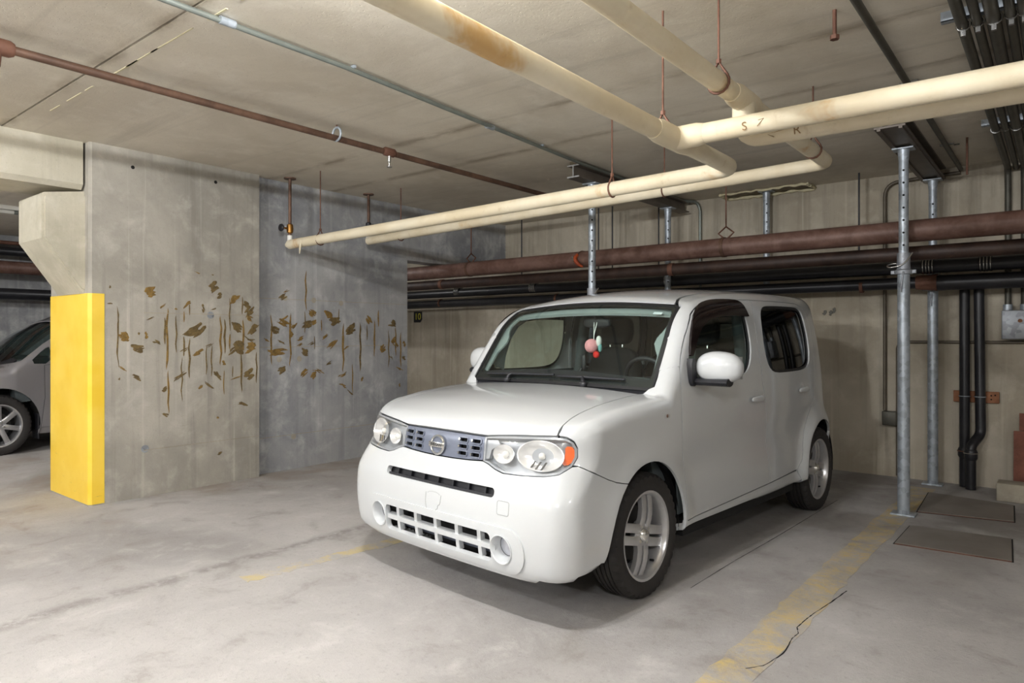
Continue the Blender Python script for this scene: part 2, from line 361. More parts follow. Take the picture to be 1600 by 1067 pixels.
# dried panel adhesive left on both walls: every dab and run is its own low relief piece
SMEAR_NEAR = [(2.67,1.79,0.042,0.042),(3.24,1.87,0.040,0.049),(3.31,1.79,0.022,0.029),(3.44,1.76,0.051,0.038),(3.58,1.71,0.033,0.031),(3.61,1.64,0.048,0.031),(3.61,1.58,0.039,0.026),(3.65,1.47,0.050,0.054),(3.48,1.49,0.057,0.040),(3.00,1.70,0.037,0.020),(3.15,1.66,0.013,0.046),(3.08,1.46,0.095,0.051),(2.46,1.40,0.044,0.044),(2.57,1.30,0.053,0.037),(2.55,1.05,0.042,0.026),(2.64,1.41,0.011,0.036),(2.58,1.43,0.009,0.012),(2.73,1.35,0.031,0.016),(3.10,1.25,0.047,0.027),(3.44,1.26,0.047,0.023),(3.52,1.29,0.057,0.068),(3.63,1.29,0.054,0.055),(3.61,1.03,0.048,0.047),(3.30,1.03,0.050,0.024),(3.35,1.15,0.018,0.023),(3.55,0.74,0.048,0.022),(2.80,0.93,0.024,0.022),(3.12,0.93,0.026,0.019),(2.81,0.70,0.036,0.013),(3.31,0.29,0.027,0.012),(3.29,0.63,0.013,0.012),(2.42,1.04,0.010,0.010),(2.35,1.82,0.007,0.011),(3.10,1.99,0.022,0.005),(3.24,1.98,0.014,0.006),(2.35,1.68,0.021,0.007),(2.78,1.67,0.028,0.006),(2.68,1.56,0.031,0.005),(3.26,1.66,0.031,0.005),(2.90,1.65,0.013,0.008),(3.62,1.37,0.049,0.012),(2.97,1.28,0.038,0.013),(2.45,1.13,0.040,0.007),(2.94,1.04,0.075,0.012),(3.20,0.94,0.053,0.012),(3.48,1.00,0.043,0.009),(3.21,1.32,0.036,0.004),(2.41,1.40,0.004,0.267),(2.82,1.38,0.010,0.281),(2.80,1.45,0.010,0.123),(2.90,1.42,0.007,0.175),(2.83,0.90,0.008,0.200),(2.97,1.31,0.010,0.094),(3.02,1.20,0.010,0.189),(2.97,1.58,0.005,0.052),(3.18,1.18,0.007,0.145),(3.23,1.17,0.007,0.151),(3.32,1.36,0.011,0.240),(3.36,1.40,0.011,0.169),(3.41,1.61,0.007,0.164),(3.41,1.35,0.009,0.077),(3.54,1.70,0.007,0.089),(3.53,1.05,0.010,0.201),(3.55,1.41,0.011,0.157),(3.44,1.06,0.006,0.056),(3.69,1.09,0.008,0.159),(3.35,0.96,0.005,0.120),(3.02,1.65,0.006,0.057),(2.95,1.01,0.005,0.208)]
SMEAR_FAR = [(4.05,1.81,0.043,0.027),(4.07,1.87,0.038,0.008),(4.40,1.65,0.040,0.034),(4.35,1.53,0.063,0.034),(4.42,1.55,0.041,0.025),(4.60,1.64,0.048,0.044),(4.70,1.57,0.056,0.050),(4.07,1.59,0.049,0.018),(4.06,1.54,0.065,0.033),(3.95,1.46,0.048,0.038),(4.19,1.51,0.038,0.024),(4.25,1.37,0.039,0.025),(4.03,1.34,0.048,0.014),(4.00,1.24,0.097,0.040),(4.25,1.31,0.039,0.012),(4.32,1.23,0.039,0.035),(4.58,1.40,0.042,0.020),(4.67,1.31,0.080,0.022),(4.91,1.48,0.065,0.062),(4.87,1.27,0.045,0.011),(5.17,1.59,0.048,0.037),(5.54,1.55,0.051,0.039),(5.55,1.35,0.044,0.039),(5.39,1.25,0.043,0.039),(5.72,1.13,0.030,0.023),(5.57,1.30,0.066,0.017),(5.73,1.30,0.022,0.040),(4.03,1.05,0.043,0.035),(4.31,1.01,0.057,0.032),(4.42,0.98,0.041,0.031),(4.61,1.10,0.049,0.014),(4.80,0.96,0.050,0.015),(4.80,0.84,0.056,0.017),(4.91,0.75,0.045,0.013),(5.08,0.90,0.017,0.027),(4.48,1.02,0.053,0.015),(4.39,1.32,0.041,0.010),(3.86,1.36,0.031,0.014),(5.65,0.80,0.015,0.024),(5.52,1.14,0.044,0.009),(5.65,1.00,0.044,0.013),(4.32,1.89,0.009,0.220),(4.31,1.55,0.007,0.122),(4.13,1.36,0.011,0.289),(3.91,1.37,0.009,0.270),(4.75,1.62,0.007,0.089),(4.81,1.27,0.013,0.284),(4.94,0.91,0.007,0.177),(5.05,1.27,0.013,0.291),(5.26,1.37,0.011,0.222),(5.32,1.61,0.011,0.102),(5.48,1.25,0.009,0.234),(5.59,1.33,0.011,0.181),(5.67,1.23,0.012,0.225),(4.43,1.33,0.007,0.075),(4.52,1.52,0.007,0.063),(4.15,1.42,0.014,0.037),(5.15,1.44,0.008,0.093)]

def lens(y, z, a, b, X, rot=0., n=12, jt=.2, wav=0.):
    V = []; cr, sn = math.cos(rot), math.sin(rot); rr = [max(.4, 1 + rng.normal(0, jt)) for _ in range(n)]
    for h, s in ((0.0004, 1.), (.0026, .8)):
        for i in range(n):
            t = 2 * math.pi * i / n; yy = a * math.cos(t) * rr[i] * s; zz = b * math.sin(t) * (rr[i] if jt > .12 else 1) * s
            if wav: yy += wav * math.sin(zz * 30 + y * 9)
            V.append((X + h, y + yy * cr - zz * sn, z + yy * sn + zz * cr))
    return V, [(i, (i + 1) % n, n + (i + 1) % n, n + i) for i in range(n)] + [tuple(range(n, 2 * n))]
def dab(y, z, a, b, X):
    if b > 4 * a: return lens(y, z, a, b, X, 0, 12, .10, .006 * b / .2)          # a run
    if max(a, b) < .022: return lens(y, z, a, b, X, 0, 9, .25)
    k = 4 if a * b > .0012 else 3; ro = rng.choice([-1, 1]) * rng.uniform(.25, .7)   # a dab pulled off in a few strokes
    return join(*[lens(y + rng.uniform(-.45, .45) * a, z + (q - (k - 1) / 2) * 1.5 * b / k, a * rng.uniform(.65, 1.1), b * rng.uniform(.32, .55), X + .0003 * q, ro + rng.normal(0, .2), 10, .22) for q in range(k)])
for i, (y, z, a, b) in enumerate(SMEAR_NEAR): obj('adhesive_dab', dab(y, z, max(a, .006), max(b, .006), NEARX), 'adhesive_dark' if i % 3 else 'adhesive', wl)
for i, (y, z, a, b) in enumerate(SMEAR_FAR): obj('adhesive_dab', dab(y, z, max(a, .006), max(b, .006), FARX), 'adhesive' if i % 3 else 'adhesive_dark', wr)
for y, z in ((2.53, 2.86), (3.27, 2.86)): obj('tie_hole', disc((NEARX - .004, y, z), .016, 0, .005, 12), 'hole_black', wl)
for y, z in ((2.38, 1.62), (2.55, 1.6), (3.22, 1.6), (2.45, .72), (2.6, .95), (2.42, .98), (2.63, .42)):
    if y > 2.62: obj('tie_patch', disc((NEARX - .003, y, z), .034, 0, .004, 14), 'grey_box', wl)
for y, z in ((4.07, 1.80), (4.42, 1.79), (4.78, 1.77), (4.0, 1.16), (4.24, 1.16), (4.17, .34)): obj('tie_patch', disc((FARX - .003, y, z), .03, 0, .004, 14), 'block_concrete', wr)

for z in (1.605, .405): obj('form_joint', box(NEARX - .01, NEARX + .0022, 2.62, 3.715, z, z + .007), 'block_concrete', wl)
for z in (1.785, 1.285, .36): obj('form_joint', box(FARX - .01, FARX + .0022, 3.73, 5.77, z, z + .006), 'block_concrete', wr)
# ------------------------------------------------------------------ yellow column with its corbel, and the beam it carries
col = thing('concrete_column', 'concrete column with bright yellow painted base and angled corbel', 'column', (-6.7, 2.4, 0))
def cob(name, vf, mat, sm=None):
    o = obj(name, vf, mat, col, sm); o.matrix_parent_inverse = Matrix.Translation(col.location).inverted(); return o
bpy.context.view_layer.update()
plan = [(-7.12, 2.19), (-6.262, 2.19), (NEARX, 2.212), (NEARX, 2.62), (-7.12, 2.62)]
cob('shaft', prism(plan, 2, 0, CEIL + .004), 'wall_concrete')
e = .004
cob('yellow_paint', prism([(-7.12 - e, 2.19 - e), (-6.262 + e * .4, 2.19 - e), (NEARX + e, 2.212 - e * .4), (NEARX + e, 2.305), (-7.12 - e, 2.5)], 2, .012, 1.76), 'yellow_paint')
cv = [(2.215, 2.615), (1.90, 2.56), (1.885, 2.545), (1.885, 2.19), (2.18, 1.76), (2.215, 1.755)]
cob('corbel', prism(cv, 0, -6.90, -6.345), 'beam_concrete')
cob('corbel_chamfer', prism([(2.215, 2.57), (1.905, 2.53), (1.905, 2.195), (2.17, 1.80), (2.215, 1.79)], 0, -6.36, -6.325), 'beam_concrete')
tag(obj('concrete_beam', join(prism([(-6.95, 2.66), (-6.90, 2.62), (-6.35, 2.62), (-6.31, 2.66), (-6.31, CEIL + .003), (-6.95, CEIL + .003)], 1, -8.2, 2.17)), 'beam_concrete'), 'pale precast concrete ceiling beam resting on the column corbel', 'beam')

# ------------------------------------------------------------------ floor markings, crack and plates
def strip(pts, w, z=.0015, n=26, jit=.25):
    L = []; P = [Vector((*p, 0)) for p in pts]
    for i in range(n + 1):
        t = i / n * (len(P) - 1); k = min(int(t), len(P) - 2); p = P[k].lerp(P[k + 1], t - k); d = (P[k + 1] - P[k]).normalized(); s = Vector((-d.y, d.x, 0))
        L.append((p + s * w / 2 * (1 + random.uniform(-jit, jit)), p - s * w / 2 * (1 + random.uniform(-jit, jit))))
    V = [(q.x, q.y, z) for a in L for q in a] + [(q.x, q.y, 0.0002) for a in L for q in a]; m = len(V) // 2
    F = [(2 * i, 2 * i + 1, 2 * i + 3, 2 * i + 2) for i in range(n)]
    F += [(2 * i, 2 * i + 2, m + 2 * i + 2, m + 2 * i) for i in range(n)] + [(2 * i + 1, m + 2 * i + 1, m + 2 * i + 3, 2 * i + 3) for i in range(n)]
    return V, [q[::-1] for q in F]
tag(obj('parking_line', strip([(-1.09, .2), (-1.075, 2.6), (-1.05, 4.6), (-1.0, 7.3)], .19, n=60, jit=.12), 'line_paint'), 'worn yellow parking line on the right of the white car', 'parking line')
tag(obj('parking_line', strip([(-3.69, 2.1), (-3.66, 2.34), (-3.58, 3.0), (-3.5, 3.8), (-3.4, 6.9)], .11, n=40, jit=.3), 'line_paint_faint'), 'faint yellow parking line left of the white car', 'parking line')
fl = bpy.data.objects['floor']
obj('crack', strip([(-1.047, 2.877), (-.993, 2.957), (-.966, 3.129), (-.981, 3.3), (-.975, 3.37), (-1.0, 3.44), (-.995, 3.55), (-.985, 3.65), (-.953, 3.889), (-.93, 4.1)], .0042, .002, 60, .8), 'hole_black', fl)
obj('crack', strip([(-1.62, 3.6), (-1.60, 4.2), (-1.56, 4.9), (-1.53, 5.6), (-1.5, 6.3)], .0022, .0016, 60, .9), 'dark_liner', fl)
for lab, q in (('flat steel floor cover plate nearer to the camera', [(-.885, 5.23), (-.245, 5.27), (-.275, 5.84), (-.875, 5.78)]),
               ('flat steel floor cover plate beside the front steel post', [(-.90, 6.28), (-.285, 6.39), (-.315, 7.0), (-.93, 7.1)])):
    t = thing('floor_plate', lab, 'floor plate', (q[0][0], q[0][1], 0)); bpy.context.view_layer.update(); inv = Matrix.Translation(t.location).inverted()
    o = obj('plate', prism(q, 2, .001, .009), 'steel_plate', t); o.matrix_parent_inverse = inv
    cx, cy = sum(p[0] for p in q) / 4, sum(p[1] for p in q) / 4
    o = obj('frame_gap', prism([(cx + (p[0] - cx) * 1.03, cy + (p[1] - cy) * 1.035) for p in q], 2, .0004, .003), 'hole_black', t); o.matrix_parent_inverse = inv
    o = obj('rust_edge', prism([(q[0][0], q[0][1] - .012), (q[1][0], q[1][1] - .012), (q[1][0], q[1][1]), (q[0][0], q[0][1])], 2, .0006, .006), 'rust_rod', t); o.matrix_parent_inverse = inv

# ================================================================== pipes under the ceiling
def ring(c, r, tr, axis, seg=18, ts=8):
    return lathe([(r + tr * math.cos(2 * math.pi * i / ts), tr * math.sin(2 * math.pi * i / ts)) for i in range(ts)], axis, seg, c, closed=True)
# pair of insulated pipes: the supply (S) and the return (R)
SX, SY, SZ = -1.53, 4.00, 2.41; RX, RY, RZ = -1.255, 5.02, 2.60; PR = .048
sp = thing('insulated_pipe', 'cream insulated ceiling pipe lower of the two, turning left to the wall valve', 'pipe')
obj('main_run', tube([(SX - .03, -8.1, SZ + .03), (SX, SY, SZ), (-6.12, SY - .01, SZ - .075)], PR, 18, .10), 'insulation', sp, 60)
obj('end_cap', tube([(-6.10, SY - .01, SZ - .075), (-6.17, SY - .01, SZ - .077)], [PR * .98, PR * .55], 18), 'insulation', sp, 60)
obj('branch_run', tube([(SX, 3.21, SZ), (5.1, 3.36, SZ)], PR * 1.02, 18), 'insulation', sp, 60)
obj('tee_fitting', join(tube([(SX, 2.98, SZ), (SX, 3.05, SZ), (SX, 3.30, SZ), (SX, 3.38, SZ)], [PR * 1.02, PR * 1.22, PR * 1.22, PR * 1.02], 18), tube([(SX, 3.21, SZ), (SX + .12, 3.212, SZ), (SX + .16, 3.213, SZ)], [PR * 1.2, PR * 1.2, PR * 1.03], 18)), 'insulation', sp, 60)
rp = thing('insulated_pipe', 'cream insulated ceiling pipe upper of the two, turning left behind the other', 'pipe')
obj('main_run', tube([(RX - .03, -8.1, RZ + .02), (RX, RY, RZ), (-6.12, RY - .02, RZ - .12)], PR * .96, 18, .10), 'insulation', rp, 60)
obj('branch_run', tube([(RX, 3.42, RZ), (RX, 3.42, SZ - .005), (5.1, 3.62, SZ)], PR * 1.0, 18, .11), 'insulation', rp, 60)
obj('tee_fitting', join(tube([(RX, 3.26, RZ), (RX, 3.32, RZ), (RX, 3.52, RZ), (RX, 3.58, RZ)], [PR * .98, PR * 1.2, PR * 1.2, PR * .98], 18), tube([(RX, 3.42, RZ), (RX, 3.42, RZ - .09), (RX, 3.42, RZ - .12)], [PR * 1.15, PR * 1.15, PR], 18)), 'insulation', rp, 60)
# pencilled flow marks on the branches, written on the side that faces the aisle
def pipe_text(s, size, loc, par, name='pencil_mark', tilt=20):
    vf = text_mesh(s, size, .0006); m = Matrix.Translation(loc) @ Matrix.Rotation(R(2), 4, 'Z') @ Matrix.Rotation(R(90 + tilt), 4, 'X')
    return obj(name, xf(vf, m), 'pencil', par)
pipe_text('S', .055, (-1.16, 3.219 - PR * 1.02 * .955, SZ - PR * .36), sp); pipe_text('R', .06, (-.985, 3.429 - PR * 1.02 * .955, SZ - PR * .36), rp)
def seg2(pts, loc, par):
    V = [Vector((p[0], 0, p[1])) + Vector(loc) for p in pts]; obj('pencil_mark', tube(V, .0018, 5), 'pencil', par)
seg2([(.035, .012), (.06, .016), (.03, -.016)], (-1.13, 3.218 - PR * .98, SZ - .012), sp)
seg2([(-.045, .0), (.045, .012)], (-1.075, 3.426 - PR * .97, SZ - .014), rp); seg2([(-.02, .016), (-.047, 0), (-.015, -.018)], (-1.075, 3.426 - PR * .97, SZ - .014), rp)
# valves and risers at the wall end of the pair
for k, (x, y, zb, lab) in enumerate(((-6.12, SY - .01, SZ - .075, 'thin brown riser with brass valve at the near end of the cream pipes'), (-6.12, RY - .02, RZ - .12, 'thin brown riser with black valve behind the cream pipes'))):
    t = thing('riser_valve', lab, 'valve')
    obj('riser', tube([(x, y, zb), (x, y, CEIL)], .016, 10), 'sprinkler_brown', t, 50)
    obj('flange', disc((x, y, CEIL - .012), .06, 2, .012), 'sprinkler_brown', t, 40)
    obj('valve_body', lathe([(.016, -.05), (.03, -.04), (.034, 0), (.03, .04), (.016, .05)], 2, 14, (x, y, zb + .16)), 'brass' if k == 0 else 'black_pipe', t, 40)
    obj('valve_stem', tube([(x, y, zb + .16), (x, y - .09 if k == 0 else y + .05, zb + .16)], .010, 8), 'brass', t, 50)
    obj('handwheel', lathe([(.0, -.01), (.034, -.012), (.04, 0), (.034, .012), (.0, .01)], 1, 14, (x, y - .10 if k == 0 else y + .06, zb + .16)), 'black_pipe', t, 40)
    obj('pipe_stub', tube([(x, y, zb + .01), (x, y, zb + .09)], .028, 12), 'lamp_white', t, 50)
obj('loose_strap', tube([(-5.86, SY - .055, SZ - .06), (-5.87, SY - .06, SZ - .14), (-5.885, SY - .055, SZ - .19)], [.012, .009, .004], 8, .04), 'insulation', sp, 60)
# threaded rod hangers
def hanger(x, y, zpipe, pr, lab, group=None, along='y', thick=.0055):
    t = thing('pipe_hanger', lab, 'hanger', group=group)
    obj('rod', tube([(x, y, zpipe + pr + .045), (x, y, CEIL)], thick, 8), 'rust_rod', t, 60)
    loop = [(-pr * .45, pr * 1.25), (0, pr + .05), (pr * .45, pr * 1.25)] + [(pr * 1.07 * math.cos(R(a)), pr * 1.07 * math.sin(R(a))) for a in range(35, -216, -25)]
    P = [(x + a, y, zpipe + b) if along == 'y' else (x, y + a, zpipe + b) for a, b in loop]
    obj('clevis', tube(P, .0065, 6, closed=True), 'rust_rod', t, 60)
    obj('nut', disc((x, y, zpipe + pr + .04), .013, 2, .02, 6), 'rust_rod', t)
hanger(SX, 3.08, SZ, PR, 'rusty rod hanger at the tee of the lower cream pipe'); hanger(RX, 3.10, RZ, PR, 'rusty rod hanger on the upper cream pipe before its drop')
hanger(-2.36, SY, SZ - .015, PR, 'rusty rod hanger mid span on the lower cream cross run', along='x'); hanger(RX + .01, 4.62, RZ, PR, 'rusty rod hanger near the elbow of the upper cream pipe')
hanger(-5.62, SY, SZ - .07, PR, 'rusty rod hanger near the wall valve', along='x'); hanger(-5.6, RY, RZ - .11, PR, 'thin rusty rod hanger near the left wall behind the cream pipes', along='x'); hanger(-2.48, RY, RZ - .03, PR, 'thin rusty rod hanger on the rear cream cross run', along='x')
t = thing('ceiling_rod', 'short rusty rod with bolt head under the ceiling at the top right', 'rod'); obj('rod', tube([(-.87, 3.60, CEIL), (-.87, 3.60, CEIL - .13)], .010, 8), 'rust_rod', t, 60); obj('bolt_head', disc((-.87, 3.60, CEIL - .145), .022, 2, .02, 6), 'rust_rod', t)
tag(obj('ceiling_rod', tube([(-.60, 6.6, CEIL), (-.60, 6.6, CEIL - .30)], .008, 8), 'rust_rod', None, 60), 'thin rusty rod hanging beyond the right ceiling beam', 'rod')
# sprinkler line
spk = thing('sprinkler_pipe', 'thin brown sprinkler pipe along the ceiling on the left', 'pipe')
PX, PZ = -4.29, 2.91
obj('run', tube([(PX, 1.10, PZ), (PX - .02, 5.98, PZ)], .024, 12), 'sprinkler_brown', spk, 60); obj('run', tube([(PX, 1.04, PZ), (PX, -8.1, PZ)], .024, 12), 'sprinkler_brown', spk, 60)
obj('coupling', tube([(PX, .98, PZ), (PX, 1.0, PZ), (PX, 1.13, PZ), (PX, 1.15, PZ)], [.034, .044, .044, .034], 14), 'rust_rod', spk, 40)
obj('drop', tube([(PX, 1.07, PZ), (PX, 1.07, PZ - .1), (PX, 1.06, PZ - .16)], [.03, .022, .012], 10), 'rust_rod', spk, 40)
for y in (3.72,):
    obj('tee', tube([(PX, y - .06, PZ), (PX, y - .045, PZ), (PX, y + .045, PZ), (PX, y + .06, PZ)], [.026, .036, .036, .026], 12), 'rust_rod', spk, 40)
    obj('sprinkler_head', lathe([(.016, 0), (.014, -.05), (.008, -.055), (.007, -.085), (.022, -.088), (.022, -.092), (.0, -.092)], 2, 12, (PX, y, PZ - .03)), 'chrome_clamp', spk, 40)
t = thing('pipe_hanger', 'grey split ring hanger holding the brown sprinkler pipe', 'hanger'); obj('ring', ring((PX, 3.20, PZ + .03), .05, .009, 1), 'galvanised', t, 60); obj('rod', tube([(PX, 3.20, PZ + .08), (PX, 3.20, CEIL)], .006, 8), 'rust_rod', t)
# conduits on the ceiling
cg = thing('conduit', 'slim grey green conduit clipped to the ceiling', 'conduit')
obj('run', tube([(-3.265, -8.1, 2.985), (-3.27, 2.5, 2.985), (-3.43, 5.2, 2.985), (-3.47, 7.66, 2.985)], .015, 10), 'grey_conduit', cg, 60)
for y, x in ((1.77, -3.262), (3.9, -3.36)): obj('coupling', tube([(x, y - .04, 2.985), (x, y + .04, 2.985)], .021, 10), 'galvanised', cg, 60)
for y, x in ((2.55, -3.273), (4.6, -3.40), (.4, -3.265)): obj('strap', box(x - .03, x + .03, y - .008, y + .008, 2.99, CEIL - .004), 'galvanised', cg)
cd = thing('conduit', 'single dark conduit along the ceiling left of the conduit bundle', 'conduit')
obj('run', tube([(-.765, -8.1, 2.975), (-.745, 7.66, 2.975)], .020, 10), 'dark_conduit', cd, 60)
for y in (1.2, 3.42, 4.9, 6.7): obj('strap', join(box(-.80, -.70, y - .008, y + .008, 2.994, CEIL - .004), box(-.70, -.66, y - .005, y + .005, 2.985, 2.995)), 'dark_conduit', cd)
bx = [(-.385, .026), (-.325, .022), (-.262, .030), (-.195, .022), (-.145, .022), (-.095, .018)]
for i, (x, r) in enumerate(bx):
    t = thing('conduit', ('leftmost', 'second', 'third', 'fourth', 'fifth', 'rightmost thin')[i] + ' dark conduit of the bundle at the top right', 'conduit', group='ceiling conduit bundle')
    end = [(x, 7.62, 2.93), (x, 7.66, 2.80), (x, 7.66, 1.64)] if i in (0, 2) else [(x, 7.68, 2.93)]
    obj('run', tube([(x + .02, -8.1, 2.93)] + end, r, 12, .12), 'dark_conduit', t, 60)
    obj('clamp', join(ring((x + .008, 3.98, 2.93), r + .002, .005, 1, 14, 6), box(x - .002, x + .018, 3.97, 3.99, 2.93 - r - .03, 2.93 - r)), 'chrome_clamp', t, 60)
    obj('clamp', ring((x, 6.15, 2.93), r + .002, .005, 1, 14, 6), 'chrome_clamp', t, 60)
for y, lab in ((3.98, 'galvanised strut channel clamping the conduit bundle nearest the camera'), (6.15, 'galvanised strut channel clamping the conduit bundle farther back'), (.9, 'galvanised strut channel over the conduit bundle in the aisle')):
    tag(obj('strut_channel', join(box(-.47, -.03, y - .02, y + .02, 2.962, 2.966), box(-.47, -.03, y - .02, y - .017, 2.962, CEIL), box(-.47, -.03, y + .017, y + .02, 2.962, CEIL)), 'galvanised'), lab, 'strut')

# ================================================================== pipes along the back wall
bp = thing('brown_pipe', 'thick brown drain pipe running along the back wall above the car', 'pipe')
obj('run', tube([(-9.4, 6.33, 2.225), (5.1, 6.33, 2.275)], .089, 28), 'brown_pipe', bp, 60)
obj('coupling', tube([(1.2, 6.33, 2.262), (1.4, 6.33, 2.263)], .097, 24), 'brown_pipe', bp, 60)
b2 = thing('brown_pipe', 'dark brown pipe tucked directly below the thick brown one', 'pipe')
obj('run', tube([(-9.4, 6.39, 2.070), (5.1, 6.39, 2.085)], .060, 24), 'dark_brown_pipe', b2, 60)
for x in (-6.35, -3.1, .6): obj('collar', tube([(x, 6.39, 2.076), (x + .05, 6.39, 2.076)], .065, 20), 'rust_rod', b2, 60)
b3 = thing('black_pipe', 'upper black cast iron pipe behind the shoring posts', 'pipe')
obj('run', tube([(-9.4, 7.36, 2.03), (5.1, 7.36, 2.06)], .062, 20), 'black_pipe', b3, 60)
for x in (-7.0, -5.6, -3.62, -1.02, -.58, -.20):
    obj('band_coupling', tube([(x, 7.36, 2.05), (x + .1, 7.36, 2.05)], .068, 20), 'rubber', b3, 60)
    for d in (.012, .038, .062, .088): obj('band', ring((x + d, 7.36, 2.05), .069, .004, 0, 20, 6), 'chrome_clamp', b3, 60)
b4 = thing('black_pipe', 'lower glossy black pipe below the brown pipes', 'pipe')
obj('run', tube([(-9.4, 7.38, 1.875), (-1.06, 7.38, 1.905)], .058, 20), 'black_pipe', b4, 60); obj('run', tube([(-.93, 7.38, 1.895), (5.1, 7.38, 1.90)], .072, 20), 'black_pipe', b4, 60)
obj('reducer', tube([(-1.07, 7.38, 1.905), (-1.03, 7.38, 1.905), (-.96, 7.38, 1.90), (-.9, 7.38, 1.90)], [.064, .068, .072, .080], 20), 'rust_rod', b4, 60)
for x in (-7.35, -5.2, -1.55, .7): obj('strap', tube([(x, 7.38, 1.89), (x + .03, 7.38, 1.89)], .064, 18), 'rust_rod', b4, 60)
def drop_hanger(x, y, z, pr, lab):
    t = thing('pipe_hanger', lab, 'hanger')
    obj('rod', tube([(x, y, z + pr + .10), (x, y, CEIL)], .007, 8), 'rust_rod', t, 60)
    obj('yoke', tube([(x - .02, y, z + pr - .004), (x - .075, y, z + pr + .045), (x, y, z + pr + .105), (x + .075, y, z + pr + .045), (x + .02, y, z + pr - .004)], .009, 8), 'rust_rod', t, 60)
    obj('band', lathe([(pr + .001, -.016), (pr + .006, -.016), (pr + .006, .016), (pr + .001, .016)], 0, 26, (x - .02, y, z), closed=True), 'sprinkler_brown', t, 50)
drop_hanger(-5.76, 6.33, 2.238, .089, 'rusty yoke hanger on the thick brown pipe near the left wall'); drop_hanger(-2.49, 6.33, 2.249, .089, 'rusty yoke hanger on the thick brown pipe above the car roof'); drop_hanger(.9, 6.33, 2.261, .089, 'rusty yoke hanger on the thick brown pipe at the far right')
t = thing('clamp', 'orange and chrome clamp gripping the thick brown pipe', 'clamp'); obj('jaw', tube([(-4.12, 6.25, 2.29), (-4.14, 6.215, 2.245), (-4.10, 6.22, 2.185), (-4.06, 6.26, 2.155)], [.018, .022, .020, .012], 8, .03), 'orange_clamp', t, 60); obj('screw', tube([(-4.165, 6.22, 2.265), (-4.14, 6.21, 2.22)], .014, 8), 'chrome_clamp', t, 60)
obj('band', tube([(-4.12, 6.25, 2.29), (-4.11, 6.30, 2.33), (-4.1, 6.37, 2.33)], .010, 8, .03), 'sprinkler_brown', t, 60)
for x, lab in ((-5.78, 'thin dark rod in front of the back wall, nearest the left corner'), (-4.55, 'thin dark rod hanging left of the short shoring beam'), (-4.35, 'thin dark rod of a close pair under the short shoring beam'), (-3.72, 'thin dark rod just left of the post under the short beam end'), (-1.56, 'thin dark rod at the back wall left of the tall front post'), (-1.17, 'thin brown rod at the back wall between the two right posts')):
    tag(obj('hanger_rod', tube([(x, 7.38, 2.12), (x, 7.38, CEIL)], .009, 8), 'rust_rod' if x > -1.3 else 'black_pipe', None, 60), lab, 'rod')
tag(obj('conduit', tube([(-3.62, 7.3, 2.985), (-3.36, 7.64, 2.985), (-3.33, 7.67, 2.9), (-3.33, 7.67, 1.95)], .018, 10, .09), 'grey_conduit', None, 60), 'bent grey conduit coming down the back wall beside the short beam', 'conduit')
tag(obj('conduit', tube([(-.75, 7.665, 2.945), (-1.385, 7.665, 2.93), (-1.385, 7.665, .66)], .017, 10, .14), 'conduit_brown', None, 60), 'bent conduit running down the back wall to the lower junction box', 'conduit')
t = thing('conduit', 'thin conduit along the back wall at handle height with a drop to the box', 'conduit')
obj('run', tube([(4.9, 7.675, 1.36), (-1.235, 7.675, 1.345), (-1.275, 7.675, 1.30), (-1.275, 7.675, .02)], .014, 10, .06), 'conduit_brown', t, 60)
for x in (-.95, .2): obj('strap', box(x - .006, x + .006, 7.655, 7.696, 1.33, 1.375), 'conduit_brown', t)
t = thing('junction_box', 'small grey junction box low on the back wall', 'junction box'); obj('body', bevbox(-1.405, -1.275, 7.62, 7.70, .515, .655, .008), 'dark_conduit', t, 40); obj('cover', bevbox(-1.40, -1.28, 7.612, 7.622, .52, .65, .004), 'dark_conduit', t, 40)
t = thing('junction_box', 'larger pale grey electrical box on the back wall at the right edge', 'junction box'); obj('body', bevbox(-.425, -.02, 7.50, 7.70, 1.375, 1.635, .01), 'grey_box', t, 40); obj('cover', bevbox(-.42, -.025, 7.488, 7.502, 1.38, 1.63, .004), 'grey_box', t, 40)
obj('warning_dot', disc((-.29, 7.488, 1.54), .017, 1, -.002, 16), 'board_brown', t)
for x in (-.385, -.262): obj('hub', tube([(x, 7.62, 1.63), (x, 7.62, 1.69)], .036, 12), 'galvanised', t, 50)
# vertical black drains with their wooden backing board
for lab, pts in (('straight black vertical drain pipe at the back wall', [(-.71, 7.60, 1.92), (-.71, 7.60, .005)]), ('black vertical drain pipe with an offset near the floor', [(-.60, 7.60, 1.92), (-.585, 7.60, .50), (-.652, 7.49, .40), (-.652, 7.49, .005)])):
    t = thing('drain_pipe', lab, 'pipe'); obj('run', tube(pts, .042, 16, .05), 'black_pipe', t, 60)
    x, y, _ = pts[-1]; obj('hub', tube([(x, y, .27), (x, y, .29), (x, y, .35), (x, y, .37)], [.044, .054, .054, .044], 16), 'black_pipe', t, 50); obj('band', ring((x, y, .335), .055, .005, 2, 18, 6), 'chrome_clamp' if len(pts) > 2 else 'rust_rod', t, 50)
    obj('pipe_clip', ring((pts[0][0] + (.01 if len(pts) > 2 else 0), 7.60, .845), .044, .005, 2, 18, 6), 'galvanised', t, 50)
t = thing('backing_board', 'short brown wooden board behind the drain pipes', 'board'); obj('board', bevbox(-.805, -.45, 7.66, 7.70, .785, .89, .004), 'board_brown', t, 40)
for x, z in ((-.51, .855), (-.48, .86), (-.51, .82)): obj('screw', disc((x, 7.66, z), .007, 1, -.003, 8), 'hole_black', t)
